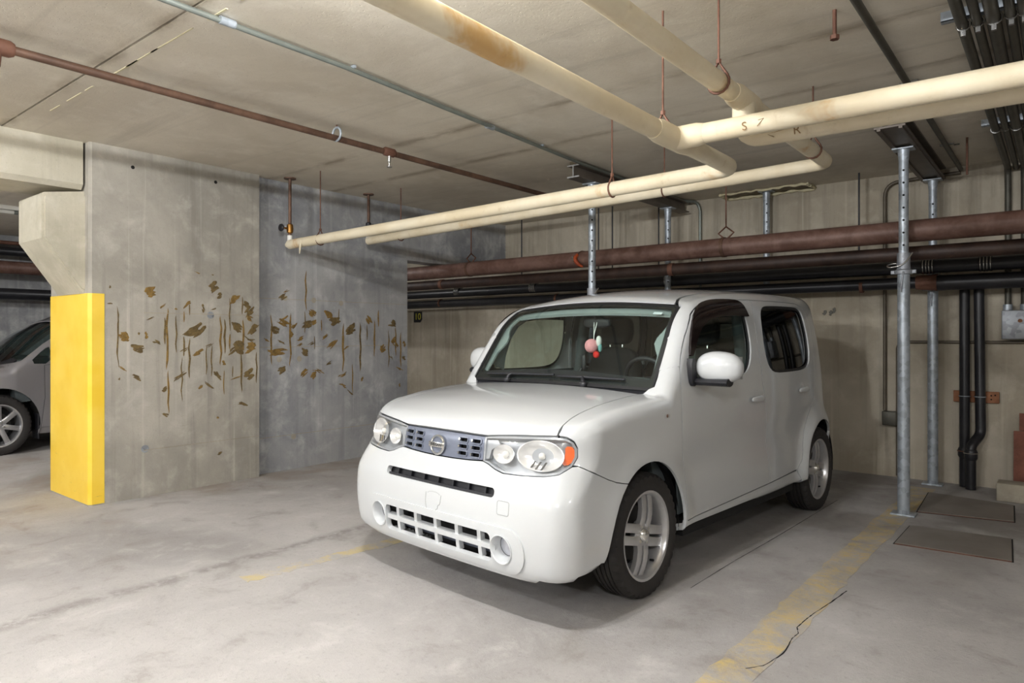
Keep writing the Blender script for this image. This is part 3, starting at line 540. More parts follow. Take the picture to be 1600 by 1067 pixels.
# loose things in the corner
t = thing('leaning_board', 'reddish brown plank panel leaning on the wall behind the concrete block', 'board', (-.1, 7.52, 0)); t.rotation_euler = (R(-8), 0, 0)
obj('plank', bevbox(-.24, .34, -.02, .02, .02, .56, .004), 'board_red', t, 40); obj('plank', bevbox(-.20, .34, -.02, .02, .565, .72, .004), 'board_red', t, 40)
tag(obj('concrete_block', bevbox(-.44, .42, 7.12, 7.32, 0, .155, .012), 'block_concrete', None, 40), 'rough pale concrete kerb block on the floor at the right edge', 'block')
# stall number plate beyond the opening
t = thing('stall_number_sign', 'small black stall number plate with yellow digits', 'sign'); obj('plate', prism([(-8.26, 1.79), (-8.08, 1.79), (-8.08, 1.66), (-8.12, 1.615), (-8.26, 1.615)], 1, 7.685, 7.70), 'sign_black', t)
obj('digits', xf(text_mesh('10', .15, .001), Matrix.Translation((-8.165, 7.683, 1.705)) @ Matrix.Rotation(R(90), 4, 'X')), 'sign_yellow', t)
wb = bpy.data.objects['wall_back']
for x, z in ((-1.96, 1.65), (-1.86, 1.67), (-1.90, 1.64)): obj('scuff', (lambda V: (V[0], V[1]))(xf(dab(0, 0, .02, .03, 0), Matrix.Translation((x, 7.70, z)) @ Matrix.Rotation(R(-90), 4, 'Z'))), 'dark_conduit', wb)

# ================================================================== shoring
def ibeam(x, y0, y1, z0, z1, wd, tf=.012, tw=.010):
    p = [(x - wd / 2, z0), (x + wd / 2, z0), (x + wd / 2, z0 + tf), (x + tw / 2, z0 + tf), (x + tw / 2, z1 - tf), (x + wd / 2, z1 - tf), (x + wd / 2, z1), (x - wd / 2, z1), (x - wd / 2, z1 - tf), (x - tw / 2, z1 - tf), (x - tw / 2, z0 + tf), (x - wd / 2, z0 + tf)]
    return prism(p, 1, y0, y1)
t = thing('shoring_beam', 'short aluminium shoring beam with bright cut end and shade painted on its sides under the ceiling', 'beam')
obj('web', ibeam(-3.50, 5.24, 7.60, 2.86, CEIL - .03, .13), 'beam_steel_alu_shade', t); obj('nailer', box(-3.54, -3.46, 5.24, 7.6, CEIL - .03, CEIL), 'plywood', t)  # aluminium web in a darker tone: shade on its sides put into the colour
obj('cut_end', ibeam(-3.50, 5.232, 5.24, 2.861, CEIL - .031, .128), 'alu', t)
t = thing('shoring_beam', 'grey steel shoring beam at the right carried by the two tall posts', 'beam')
obj('web', ibeam(-.965, 5.50, 7.66, 2.90, CEIL, .20, .014, .014), 'beam_steel_alu_shade', t)
for dx in (-.07, .07): obj('bottom_lip', box(-.965 + dx - .012, -.965 + dx + .012, 5.50, 7.66, 2.885, 2.90), 'beam_steel_alu_shade', t)
t = thing('ceiling_patch', 'ceiling patch panel edged with cream spray foam at the back wall', 'patch')
obj('panel', box(-3.0, -2.07, 7.46, 7.69, CEIL - .022, CEIL), 'plywood', t)
def wob(p, q, r0, n=16): return tube([Vector(p).lerp(Vector(q), i / n) + Vector((random.uniform(-.006, .006), random.uniform(-.006, .006), random.uniform(-.010, .004))) for i in range(n + 1)], [r0 * random.uniform(.7, 1.4) for _ in range(n + 1)], 8)
for p, q, r0 in (((-3.0, 7.46, CEIL - .02), (-2.07, 7.46, CEIL - .02), .011), ((-2.07, 7.46, CEIL - .02), (-2.05, 7.69, CEIL - .025), .014), ((-3.0, 7.46, CEIL - .02), (-3.0, 7.69, CEIL - .025), .016), ((-3.0, 7.685, CEIL - .035), (-2.05, 7.685, CEIL - .035), .017)): obj('foam_bead', wob(p, q, r0), 'foam', t, 70)
def post(x, y, ztop, zcol, lab, face, ro=.044, ri=.035, hs=.098, down=True):
    t = thing('shoring_post', lab, 'post', (x, y, 0))
    obj('base_plate', bevbox(-.085, .085, -.07, .07, 0, .012, .003), 'galvanised', t, 40)
    obj('outer_tube', tube([(0, 0, .012), (0, 0, zcol)], ro, 22), 'galvanised', t, 60)
    obj('threaded_sleeve', tube([(0, 0, zcol - .13), (0, 0, zcol)], ro + .003, 22), 'grey_box', t, 60)
    obj('inner_tube', tube([(0, 0, zcol - .01), (0, 0, ztop - .012)], ri, 20), 'galvanised', t, 60)
    obj('top_plate', bevbox(-.075, .075, -.06, .06, ztop - .012, ztop, .003), 'galvanised', t, 40)
    obj('weld_collar', tube([(0, 0, ztop - .10), (0, 0, ztop - .012)], [ri + .001, ri + .008], 20), 'galvanised', t, 60)
    zn = zcol - .15
    nut = obj('collar_nut', lathe([(ro, -.018), (ro + .02, -.016), (ro + .022, .012), (ro + .006, .022), (ro, .022)], 2, 22, (0, 0, zn)), 'grey_box', t, 40)
    for a in (face + 75, face - 100): obj('nut_lug', bevbox(-.018, .018, -.012, .012, -.014, .016, .004), 'grey_box', nut).matrix_basis = Matrix.Translation((math.cos(R(a)) * (ro + .028), math.sin(R(a)) * (ro + .028), zn)) @ Matrix.Rotation(R(a), 4, 'Z')
    c, s = math.cos(R(face)), math.sin(R(face)); px, py = -s, c
    obj('handle', tube([(c * (ro + .02), s * (ro + .02), zn), (c * (ro + .035) - px * .005, s * (ro + .035) - py * .005, zn - .03), (c * (ro + .03) - px * .02, s * (ro + .03) - py * .02, zn - .16)], .008, 8, .03), 'grey_box', t, 60)
    pin = [(px * .06 + c * .02, py * .06 + s * .02, zcol + .0), (px * .0 + c * .06, py * .0 + s * .06, zn + .05), (-px * .10 + c * .04, -py * .10 + s * .04, zn + .035), (-px * .12, -py * .12, zn + .055), (-px * .08 - c * .03, -py * .08 - s * .03, zn + .075), (0, 0, zn + .06)]
    obj('pin_wire', tube(pin, .006, 8, .05), 'chrome_clamp', t, 60)
    for z in np.arange(zcol + .06, ztop - .14, hs):
        for sg in (1, -1): obj('pin_hole', xf(disc((0, 0, 0), .0085, 0, .003, 10), Matrix.Rotation(R(face), 4, 'Z') @ Matrix.Translation((sg * (ri - .0022) if sg > 0 else -(ri + .0008), 0, z))), 'hole_black', t)
    return t
FACE = -82
post(-.975, 6.13, 2.885, 2.06, 'tall galvanised shoring post standing on the yellow line nearest the camera', FACE)
post(-.955, 7.53, 2.885, 2.0, 'galvanised shoring post behind the front one near the drain pipes', FACE)
post(-3.50, 5.56, 2.86, 1.86, 'galvanised shoring post showing above the middle of the car roof', -58)
post(-3.50, 7.17, 2.86, 1.86, 'slim galvanised shoring post behind the roof under the short beam far end', -60)
post(-2.52, 7.56, CEIL - .022, 1.80, 'galvanised shoring post under the foam edged ceiling patch', -66)

# ================================================================== neighbouring bay on the far left
for nm, x, z, r, mt, lab in (('pipe', -12.9, 2.86, .03, 'rust_rod', 'thin rust coloured pipe on the far left bay wall'), ('pipe', -12.85, 2.72, .07, 'black_pipe', 'black pipe high on the far left bay wall'), ('pipe', -12.75, 2.46, .10, 'brown_pipe', 'brown pipe on the far left bay wall'), ('pipe', -12.8, 2.05, .09, 'black_pipe', 'lowest black pipe on the far left bay wall')):
    tag(obj('wall_pipe', tube([(x, -8, z), (x, 7.6, z)], r, 16), mt, None, 60), lab, 'pipe')
t = thing('tube_light', 'unlit white tube light under the ceiling of the left bay', 'ceiling light'); obj('housing', bevbox(-10.2, -10.1, 2.1, 3.3, 2.96, CEIL, .006), 'lamp_white', t, 40); obj('tube', tube([(-10.15, 2.12, 2.935), (-10.15, 2.72, 2.935)], .022, 12), 'lamp_white', t, 60)
obj('end_cap', tube([(-10.15, 2.72, 2.935), (-10.15, 2.76, 2.935)], .024, 12), 'grey_conduit', t, 60)
# twin bulb lampholders
names = ['twin bulb ceiling lamp in front of the white car', 'twin bulb ceiling lamp over the aisle left of the camera', 'unseen twin bulb fill lamp right behind the camera', 'unseen twin bulb fill lamp farther down the aisle', 'twin bulb ceiling lamp before the neighbouring bay', 'twin bulb ceiling lamp at the far right of the aisle', 'twin bulb ceiling lamp above the silver van']
for (lx, ly, lw), nm in zip(LAMPS, names):
    t = thing('ceiling_lamp', nm, 'lamp', (lx, ly, LAMP_Z))
    obj('box', bevbox(-.06, .06, -.05, .05, .015, CEIL - LAMP_Z, .006), 'galvanised', t, 40)
    for dx in (-.11, .11):
        obj('socket', tube([(dx * .5, 0, .035), (dx * .9, 0, .035), (dx, 0, .03), (dx, 0, .012)], .015, 12, .02), 'lamp_white', t, 50)
        obj('bulb', lathe([(.0, .012), (.013, .012), (.016, .0), (.022, -.01), (.018, -.02), (.0, -.024)], 2, 14, (dx, 0, .020)), 'bulb_glow', t, 60)
# ================================================================== car body surface
def rnd(a,b,r):
    u=np.maximum(r+a,0);v=np.maximum(r+b,0)
    return np.minimum(-r,np.maximum(a,b))+np.sqrt(u*u+v*v)
def sst(a,b,x):
    t=np.clip((x-a)/(b-a),0,1); return t*t*(3-2*t)
ZP=[.10,.16,.24,.35,.45,.55,.63,.72,.80,.88,1.0]; YP=[.16,.085,.03,.006,0,.006,.022,.040,.052,.070,.10]
def _mk(xs,ys):
    # natural-ish cubic (Catmull) interpolation
    xs=np.array(xs);ys=np.array(ys);m=np.gradient(ys,xs)
    def f(x):
        x=np.clip(x,xs[0],xs[-1]);i=np.clip(np.searchsorted(xs,x)-1,0,len(xs)-2)
        h=xs[i+1]-xs[i];t=(x-xs[i])/h
        return (2*t**3-3*t**2+1)*ys[i]+(t**3-2*t**2+t)*h*m[i]+(-2*t**3+3*t**2)*ys[i+1]+(t**3-t**2)*h*m[i+1]
    return f
poly_interp=_mk(ZP,YP)
hoodz=_mk([-.2,.05,.15,.30,.50,.75,1.0,1.3,4.5],[.74,.85,.895,.942,.978,1.004,1.018,1.02,1.03])
roofz=_mk([.8,1.35,1.5,1.7,2.0,2.5,3.0,3.5,3.8,4.2],[1.39,1.515,1.552,1.584,1.612,1.63,1.634,1.625,1.605,1.57])
rearp=_mk([.1,.2,.35,.55,.8,1.1,1.4,1.6,1.8],[3.86,3.93,3.97,3.98,3.95,3.90,3.84,3.78,3.7])
def flare(y,z):
    o=0
    for yc,amp,w in ((.80,.010,.075),(3.33,.050,.09)):
        rho=np.sqrt((y-yc)**2+(z-.31)**2)
        o=o+amp*np.exp(-((rho-.375)/w)**2)*sst(.05,.25,z)
    return o
def S(y,z):
    t=np.maximum(0,z-.85)
    s=.852-.01*t-.165*t*t-.25*np.maximum(0,.36-z)**2
    s=s-.085*(np.maximum(0,y-2.3)/1.5)**2
    s=s-.012*np.exp(-((z-.62)/.12)**2)*sst(1.0,1.35,y)*sst(3.2,2.9,y)
    s=s+.02*np.exp(-((z-.42)/.2)**2)*sst(.75,.35,y)
    return s+flare(y,z)
WSA=np.radians(53.)
def cube_f(x,y,z):
    ax=np.abs(x)
    side=ax-S(y,z)
    kz=sst(.78,.55,z)
    front=(.050-.035*kz)*(ax/.6)**2+(.035-.020*kz)*(ax/.8)**6+poly_interp(z)-y
    front=front/np.sqrt(1+(.12*ax/.36)**2)
    rear=(y-(rearp(z)-.10*(ax/.6)**2))
    ws=-(y-.965-.02*(ax/.62)**2)*np.sin(WSA)+(z-1.02)*np.cos(WSA)
    roof=z-(roofz(y)-.045*(ax/.65)**2)
    hood=(z-(hoodz(y)-.02*(ax/.65)**2))
    inner=np.minimum(hood,rnd(ws,roof,.10))
    pl=rnd(rnd(side,front,.15-.03*kz),rear,.30)
    bot=(.158+.034*(ax/.55)**2+.035*sst(.15,.45,y))-z
    r=.06+.02*sst(1.35,1.55,z)
    g=rnd(pl,inner,r)
    return rnd(g,bot,.03)
class Skin:
    """panels cut from one smooth body surface f(x,y,z)=0; every chart is a family of rays from inside the body"""
    def __init__(s, f, ws=(.965, 1.02, 53.), fr_c=.95, rear_c=2.9, hood_c=(.75, .5), obl=(.45, .62), zc=None):
        s.f = f; s.wy, s.wz, s.wa = ws[0], ws[1], R(ws[2]); s.fc = fr_c; s.rc = rear_c; s.hc = hood_c; s.ob = obl; s.zc = zc or (lambda y: np.full_like(y, obl[1]))
    def grad(s, P, e=2e-4):
        x, y, z = P.T; f = s.f
        g = np.stack([f(x + e, y, z) - f(x - e, y, z), f(x, y + e, z) - f(x, y - e, z), f(x, y, z + e) - f(x, y, z - e)], 1)
        return g / np.linalg.norm(g, axis=1, keepdims=True)
    def rays(s, ch, uv):
        u, v = np.asarray(uv, float).T; o = np.zeros_like(u); one = np.ones_like(u)
        st = lambda *a: np.stack(a, 1)
        if ch == 'side': return st(o + .2, u, v), st(one, o, o)
        if ch == 'front': return st(o, o + s.fc, v), st(np.sin(u / .8), -np.cos(u / .8), o)
        if ch == 'rear': return st(o, o + s.rc, v), st(np.sin(u / .8), np.cos(u / .8), o)
        if ch == 'top': return st(u, v, o + .62), st(o, o, one)
        if ch == 'hood': return st(u, o + s.hc[0], o + s.hc[1]), st(o, -np.cos(v / .5), np.sin(v / .5))
        if ch == 'obl': return st(o + s.ob[0], u, s.zc(u)), st(np.cos(v / .5), o, np.sin(v / .5))
        if ch == 'ws':
            n = (-math.sin(s.wa), math.cos(s.wa)); return st(u, s.wy + math.cos(s.wa) * v - n[0] * .25, s.wz + math.sin(s.wa) * v - n[1] * .25), st(o, o + n[0], o + n[1])
    def inv(s, ch, P):
        x, y, z = np.asarray(P, float).T
        if ch == 'side': r = (y, z)
        elif ch == 'front': r = (.8 * np.arctan2(x, s.fc - y), z)
        elif ch == 'rear': r = (.8 * np.arctan2(x, y - s.rc), z)
        elif ch == 'top': r = (x, y)
        elif ch == 'hood': r = (x, .5 * np.arctan2(z - s.hc[1], s.hc[0] - y))
        elif ch == 'obl': r = (y, .5 * np.arctan2(z - s.zc(y), x - s.ob[0]))
        elif ch == 'ws': r = (x, (y - s.wy) * math.cos(s.wa) + (z - s.wz) * math.sin(s.wa))
        return np.stack(r, 1)
    def at(s, ch, uv, off=0.):
        o, d = s.rays(ch, uv); lo = np.zeros(len(o)); hi = np.full(len(o), 2.2)
        # first exit along the ray
        ts = np.linspace(0, 2.2, 23); best = hi.copy(); prev = np.zeros(len(o)); found = np.zeros(len(o), bool)
        for t in ts[1:]:
            p = o + d * t; outv = (s.f(p[:, 0], p[:, 1], p[:, 2]) > 0) & ~found
            lo = np.where(outv, prev, lo); hi = np.where(outv, t, hi); found |= outv; prev = np.full(len(o), t)
        for _ in range(24):
            m = (lo + hi) / 2; p = o + d * m[:, None]; ins = s.f(p[:, 0], p[:, 1], p[:, 2]) < 0
            lo = np.where(ins, m, lo); hi = np.where(ins, hi, m)
        P = o + d * ((lo + hi) / 2)[:, None]
        return P + s.grad(P) * off if off else P
    def cut(s, ch, outer, holes=(), sp=.03, off=0., gap=0., flange=.014, jit=0.):
        """triangulated panel; outer and holes are chart polygons. returns (verts, faces), normals"""
        def area(p): return .5 * sum(p[i][0] * p[(i + 1) % len(p)][1] - p[(i + 1) % len(p)][0] * p[i][1] for i in range(len(p)))
        def inset(p, g):
            p = [tuple(map(float, q)) for q in p]
            if area(p) < 0: p = p[::-1]
            if not g: return p
            r = []
            for i in range(len(p)):
                a, b, c = Vector(p[i - 1]), Vector(p[i]), Vector(p[(i + 1) % len(p)]); d1, d2 = (b - a), (c - b)
                if d1.length < 1e-6 or d2.length < 1e-6: continue
                d1.normalize(); d2.normalize(); n = Vector((-d1.y - d2.y, d1.x + d2.x))
                if n.length < 1e-5: n = Vector((-d1.y, d1.x))
                n.normalize(); k = max(.5, n.dot(Vector((-d1.y, d1.x)))); r.append(tuple(b + n * g / k))
            return r
        def dens(p):
            r = []
            for i in range(len(p)):
                a, b = np.array(p[i]), np.array(p[(i + 1) % len(p)]); n = max(1, int(math.ceil(np.linalg.norm(b - a) / (sp * .8))))
                r += [tuple(a + (b - a) * k / n) for k in range(n)]
            return r
        loops = [dens(inset(outer, gap))] + [dens(inset(h, -gap)) for h in holes]
        def inside(pts, poly):
            x, y = pts.T; c = np.zeros(len(pts), bool); q = np.array(poly); x0, y0 = q.T; x1, y1 = np.roll(q, -1, 0).T
            for a, b, cc, d in zip(x0, y0, x1, y1):
                if b == d: continue
                m = ((b > y) != (d > y)) & (x < (cc - a) * (y - b) / (d - b) + a); c ^= m
            return c
        ob = np.array(loops[0]); lo, hi = ob.min(0), ob.max(0)
        gx, gy = np.meshgrid(np.arange(lo[0] + sp / 2, hi[0], sp), np.arange(lo[1] + sp / 2, hi[1], sp * .87)); gx[::2] += sp / 2
        G = np.stack([gx.ravel(), gy.ravel()], 1)
        if len(G):
            ok = inside(G, loops[0])
            for h in loops[1:]: ok &= ~inside(G, h)
            G = G[ok]; B = np.concatenate([np.array(l) for l in loops])
            if len(G):
                dm = np.full(len(G), 9.)
                for i in range(0, len(B), 200): dm = np.minimum(dm, np.sqrt(((G[:, None] - B[None, i:i + 200]) ** 2).sum(2)).min(1))
                G = G[dm > sp * .45]
        pts, edges = [], []
        for l in loops:
            n0 = len(pts); pts += l; edges += [(n0 + i, n0 + (i + 1) % len(l)) for i in range(len(l))]
        pts += [tuple(g) for g in G]
        vc, _, fc, *_ = geometry.delaunay_2d_cdt([Vector(p) for p in pts], edges, [], 0, 1e-7)
        UV = np.array([tuple(v) for v in vc]); T = np.array([tuple(f) for f in fc])
        cen = UV[T].mean(1); ok = inside(cen, loops[0])
        for h in loops[1:]: ok &= ~inside(cen, h)
        T = T[ok]; used = np.unique(T); mp = -np.ones(len(UV), int); mp[used] = np.arange(len(used)); UV = UV[used]; T = mp[T]
        P = s.at(ch, UV); N = s.grad(P); P = P + N * off
        tn = np.cross(P[T[:, 1]] - P[T[:, 0]], P[T[:, 2]] - P[T[:, 0]]); fl = (tn * N[T].mean(1)).sum(1) < 0; T[fl] = T[fl][:, ::-1]
        V = list(P); NN = list(N); Fc = [tuple(t) for t in T]
        if flange:
            cnt = {}
            for t in T:
                for a, b in ((t[0], t[1]), (t[1], t[2]), (t[2], t[0])): cnt[(a, b)] = 1
            for (a, b) in list(cnt):
                if (b, a) in cnt: continue
                n0 = len(V); pa, pb = P[a], P[b]; e = pb - pa; q = np.cross(e, N[a]); L = np.linalg.norm(q); q = q / L if L > 1e-9 else N[a]
                V += [pa, pb, pb - N[b] * flange, pa - N[a] * flange]; NN += [q] * 4; Fc.append((n0, n0 + 3, n0 + 2, n0 + 1))
        return (V, Fc), NN
def chaikin(p, n=1, closed=True):
    p = [np.array(q, float) for q in p]
    for _ in range(n):
        r = []
        for i in range(len(p) if closed else len(p) - 1):
            a, b = p[i], p[(i + 1) % len(p)]; r += [a * .75 + b * .25, a * .25 + b * .75]
        if not closed: r = [p[0]] + r + [p[-1]]
        p = r
    return [tuple(q) for q in p]
def put(name, res, mat, parent, side=1):
    vf, nn = res
    if side < 0: vf = mirx(vf); nn = [(-n[0], n[1], n[2]) for n in nn]
    return obj(name, vf, mat, parent, normals=nn)
def rrect(cx, cy, a, b, r, n=5):
    out = []
    for sx, sy, a0 in ((1, 1, 0), (-1, 1, 90), (-1, -1, 180), (1, -1, 270)):
        for i in range(n + 1):
            t = R(a0 + 90 * i / n); out.append((cx + sx * (a - r) + r * math.cos(t), cy + sy * (b - r) + r * math.sin(t)))
    return out
def ell(cx, cy, a, b, n=28): return [(cx + a * math.cos(2 * math.pi * i / n), cy + b * math.sin(2 * math.pi * i / n)) for i in range(n)]
def grow(p, g):
    ar = sum(p[i][0] * p[(i + 1) % len(p)][1] - p[(i + 1) % len(p)][0] * p[i][1] for i in range(len(p))); sg = 1 if ar > 0 else -1; r = []
    for i in range(len(p)):
        a, b, c = Vector(p[i - 1]), Vector(p[i]), Vector(p[(i + 1) % len(p)]); d = (c - a)
        if d.length < 1e-7: r.append(tuple(b)); continue
        d.normalize(); r.append((b.x + d.y * g * sg, b.y - d.x * g * sg))
    return r
def hull_loft(rings, cap=True):
    """skin a list of equal-length 3-D rings"""
    n = len(rings[0]); V = [tuple(p) for r in rings for p in r]; Fc = []
    for i in range(len(rings) - 1):
        for k in range(n): Fc.append((i * n + k, i * n + (k + 1) % n, (i + 1) * n + (k + 1) % n, (i + 1) * n + k))
    if cap: Fc += [tuple(range(n))[::-1], tuple(range((len(rings) - 1) * n, len(rings) * n))]
    return V, Fc
def superbox(c, h, p=4., n=20, m=12):
    """rounded cushion: superellipsoid with half sizes h"""
    V, Fc = [], []; sp_ = lambda t, e: math.copysign(abs(t) ** e, t)
    for i in range(m + 1):
        ph = -math.pi / 2 + math.pi * i / m
        for j in range(n):
            th = 2 * math.pi * j / n; e = 2 / p
            V.append((c[0] + h[0] * sp_(math.cos(ph), e) * sp_(math.cos(th), e), c[1] + h[1] * sp_(math.cos(ph), e) * sp_(math.sin(th), e), c[2] + h[2] * sp_(math.sin(ph), e)))
    for i in range(m):
        for j in range(n): Fc.append((i * n + j, i * n + (j + 1) % n, (i + 1) * n + (j + 1) % n, (i + 1) * n + j))
    return V, Fc
def wheel(name, parent, loc, side, r=.31, rim=.215, wd=.2, style='double'):
    """wheel part with tyre, rim, spokes, nuts; built facing +x, turned for the other side"""
    h = bpy.data.objects.new(name, None); C.objects.link(h); h.parent = parent; h.location = loc; h.empty_display_size = .05
    if side < 0: h.rotation_euler = (0, 0, math.pi)
    w2 = wd / 2
    prof = [(rim + .004, -w2 * .80), (rim + .03, -w2 * .96), (r - .045, -w2), (r - .014, -w2 * .90), (r - .003, -w2 * .72)]
    for gx in (-.46, -.15, .15, .46): prof += [(r, w2 * (gx - .055)), (r - .008, w2 * (gx - .045)), (r - .008, w2 * (gx + .045)), (r, w2 * (gx + .055))]
    prof += [(r - .003, w2 * .72), (r - .014, w2 * .90), (r - .045, w2), (rim + .03, w2 * .96), (rim + .012, w2 * .88), (rim + .004, w2 * .80)]
    V, Fc = lathe(prof, 0, 120); n = len(prof)
    for s_ in range(120):   # shoulder blocks
        if s_ % 3 == 0:
            for i in (3, 4, n - 6, n - 5):
                p = V[s_ * n + i]; q = 1 - .010 / r; V[s_ * n + i] = (p[0], p[1] * q, p[2] * q)
    obj('tyre', (V, Fc), 'tyre', h, 40)
    obj('rim', lathe([(rim + .006, w2 * .80), (rim + .008, w2 * .86), (rim - .004, w2 * .84), (rim - .012, w2 * .72), (rim - .022, w2 * .2), (rim - .03, -w2 * .8), (rim + .004, -w2 * .8)], 0, 48), 'alloy' if style == 'double' else 'silver_wheel', h, 40)
    obj('brake_disc', disc((w2 * .0 - .02, 0, 0), .135, 0, .02, 32), 'alloy_dark', h, 40); obj('wheel_back', disc((-w2 * .75, 0, 0), rim - .03, 0, .006, 32), 'dark_liner', h)
    sm = 'alloy' if style == 'double' else 'silver_wheel'; face = w2 * .62
    def bar(ang, offt, wid, r0, r1, xs):
        rings = []
        for t, x in zip(np.linspace(0, 1, len(xs)), xs):
            rr = r0 + (r1 - r0) * t; wv = wid * (1 - .12 * math.sin(math.pi * t))
            pr = [(x - .030, offt - wv / 2), (x - .004, offt - wv / 2), (x, offt - wv * .3), (x, offt + wv * .3), (x - .004, offt + wv / 2), (x - .030, offt + wv / 2)]
            rings.append([(px, rr * math.cos(ang) - py * math.sin(ang), rr * math.sin(ang) + py * math.cos(ang)) for px, py in pr])
        return hull_loft(rings)
    if style == 'double':
        for a in (78, 168, 258, 348):
            for o_ in (-.030, .030): obj('spoke', bar(R(a), o_, .049, .040, rim - .006, [face + .004, face + .012, face + .012, face + .004, face - .010]), sm, h, 35)
        for a in (33, 123, 213, 303):
            nu = obj('lug_nut', disc((face - .012, .047 * math.cos(R(a)), .047 * math.sin(R(a))), .011, 0, .018, 6), 'chrome', h)
            obj('lug_seat', disc((face - .022, .047 * math.cos(R(a)), .047 * math.sin(R(a))), .018, 0, .008, 14), 'alloy_dark', h, 40)
        obj('hub', lathe([(.0, face + .004), (.05, face), (.066, face - .012), (.070, face - .04)], 0, 32), sm, h, 40)
        obj('center_cap', lathe([(.0, face + .026), (.018, face + .025), (.030, face + .018), (.036, face + .002)], 0, 28), 'chrome', h, 50)
        obj('valve_stem', tube([(face - .03, rim * .52, -rim * .72), (face - .005, rim * .5, -rim * .70)], .006, 8), 'rubber', h)
    else:
        for i in range(7):
            obj('spoke', bar(R(90 + i * 360 / 7), 0, .058, .045, rim - .006, [face + .0, face + .008, face + .010, face + .004, face - .006]), sm, h, 35)
        for i in range(5):
            a = R(54 + 72 * i); obj('lug_nut', disc((face - .002, .052 * math.cos(a), .052 * math.sin(a)), .012, 0, .016, 6), 'chrome', h)
        obj('center_cap', lathe([(.0, face + .012), (.03, face + .011), (.036, face + .0), (.075, face - .004), (.08, face - .03)], 0, 28), sm, h, 40)
    return h
# ================================================================== the white car
car = thing('boxy_car', 'white boxy compact car parked nose out in the stall', 'car', (-2.629, 2.586, 0), R(-4.763)); car.scale = (1, 1, 1.085)
def zc_cube(y): return np.minimum(1.2, 1.02 + (y - .965) * math.tan(R(53)) - .12)
K = Skin(cube_f, zc=zc_cube); KF = Skin(cube_f, obl=(.35, .62)); W_ = 'white_paint'
A3 = lambda L: np.array(L, float)
def side3(pts): return K.at('side', A3(pts))
def top3(pts): return K.at('top', A3(pts))
def front3(xz):  # points given as x,z on the nose
    xz = A3(xz); y = np.full(len(xz), .1)
    for _ in range(6):
        uv = np.stack([.8 * np.arctan2(xz[:, 0], .95 - y), xz[:, 1]], 1); P = K.at('front', uv); s = xz[:, 0] / np.where(np.abs(P[:, 0]) < 1e-6, 1, P[:, 0]); y = np.where(np.abs(xz[:, 0]) > 1e-6, P[:, 1], .05)
    return P
def fuv(xz): return [tuple(q) for q in K.inv('front', front3(xz))]
def sym(h): return list(h) + [(-u, v) for u, v in h[::-1] if abs(u) > 1e-6]
ARF = [(.352, .235), (.366, .28), (.385, .335), (.41, .405), (.44, .465), (.475, .518), (.515, .563), (.56, .602), (.61, .635)] + [(.785 + .368 * math.cos(t), .31 + .370 * math.sin(t)) for t in np.linspace(R(111), R(-12), 20)]   # front arch, front to rear
ARR = [(3.315 + .368 * math.cos(t), .315 + .368 * math.sin(t)) for t in np.linspace(R(194), R(-14), 30)]
# --- nose: bumper, grille, lamps, bonnet
HLo = [(.320, .826), (.40, .836), (.491, .842), (.60, .848), (.714, .853), (.765, .849), (.795, .832), (.810, .803), (.813, .765), (.803, .729), (.766, .697), (.70, .685), (.58, .678), (.47, .676), (.415, .688), (.365, .707), (.328, .716)]
seam = [(.213, .728), (.26, .705), (.32, .680), (.40, .648), (.47, .625), (.53, .612), (.565, .606)]
arch_f = [q for q in ARF if q[1] < .600 and q[0] < .6]
lipx = np.linspace(.80, 0, 14)
hb = [(0, .704), (.12, .705), (.24, .709), (.328, .714), (.365, .705), (.415, .686), (.47, .674), (.58, .676), (.70, .683), (.766, .695), (.803, .727)]
P1 = front3(hb); P2 = side3(seam); P3 = side3(arch_f[::-1]); P3 = P3[P3[:, 2] > .245]
lip = K.at('front', [(.8 * math.atan2(.86, .95 - .36) * t, .172 + .07 * t ** 3) for t in np.linspace(1, 0, 22)])
half = [tuple(q) for q in K.inv('front', np.concatenate([P1, P2, P3, lip]))]
bump_out = half + [(-u, v) for u, v in half[::-1]][1:-1]
slot = rrect(0, .585, .44, .020, .018); opening = fuv(rrect(0, .338, .43, .066, .022, 4))
slot_uv = fuv(slot); pill = fuv(rrect(0, .340, .635, .098, .095, 8)); fogs = [fuv(ell(s * .500, .343, .060, .060)) for s in (1, -1)]
bump = put('front_bumper', K.cut('front', bump_out, [slot_uv, pill], .028, flange=.03, gap=.0015), W_, car)
put('lower_fascia', K.cut('front', grow(pill, .004), [opening] + fogs, .02, off=.009, flange=.030), W_, bump)
put('slot_backing', K.cut('front', fuv(rrect(0, .585, .46, .035, .03)), [], .04, off=-.04, flange=0), 'black_plastic', bump)
for x in np.linspace(-.36, .36, 7): put('slot_rib', K.cut('front', fuv(rrect(x, .585, .005, .022, .003, 2)), [], .02, off=-.022, flange=.018), 'black_plastic', bump)
put('slot_lip', K.cut('front', fuv(rrect(0, .570, .435, .006, .005, 3)), [], .02, off=-.012, flange=.02), 'black_plastic', bump)
put('opening_backing', K.cut('front', fuv(rrect(0, .34, .47, .09, .02)), [], .05, off=-.11, flange=0), 'dark_liner', bump)
put('cooler_hose', K.cut('front', fuv(rrect(-.18, .385, .16, .014, .012)), [], .03, off=-.06, flange=.02), 'grille_grey', bump)
put('cross_bar', K.cut('front', fuv(rrect(0, .338, .45, .0125, .006, 2)), [], .02, off=-.002, flange=.035), W_, bump)
for x in (-.335, -.17, 0, .17, .335): put('upright_bar', K.cut('front', fuv(rrect(x, .338, .0125, .075, .004, 2)), [], .02, off=-.010, flange=.03), W_, bump)
put('tray_edge', K.cut('front', fuv(rrect(0, .280, .42, .008, .004, 2)), [], .03, off=-.06, flange=.03), 'grille_grey', bump)
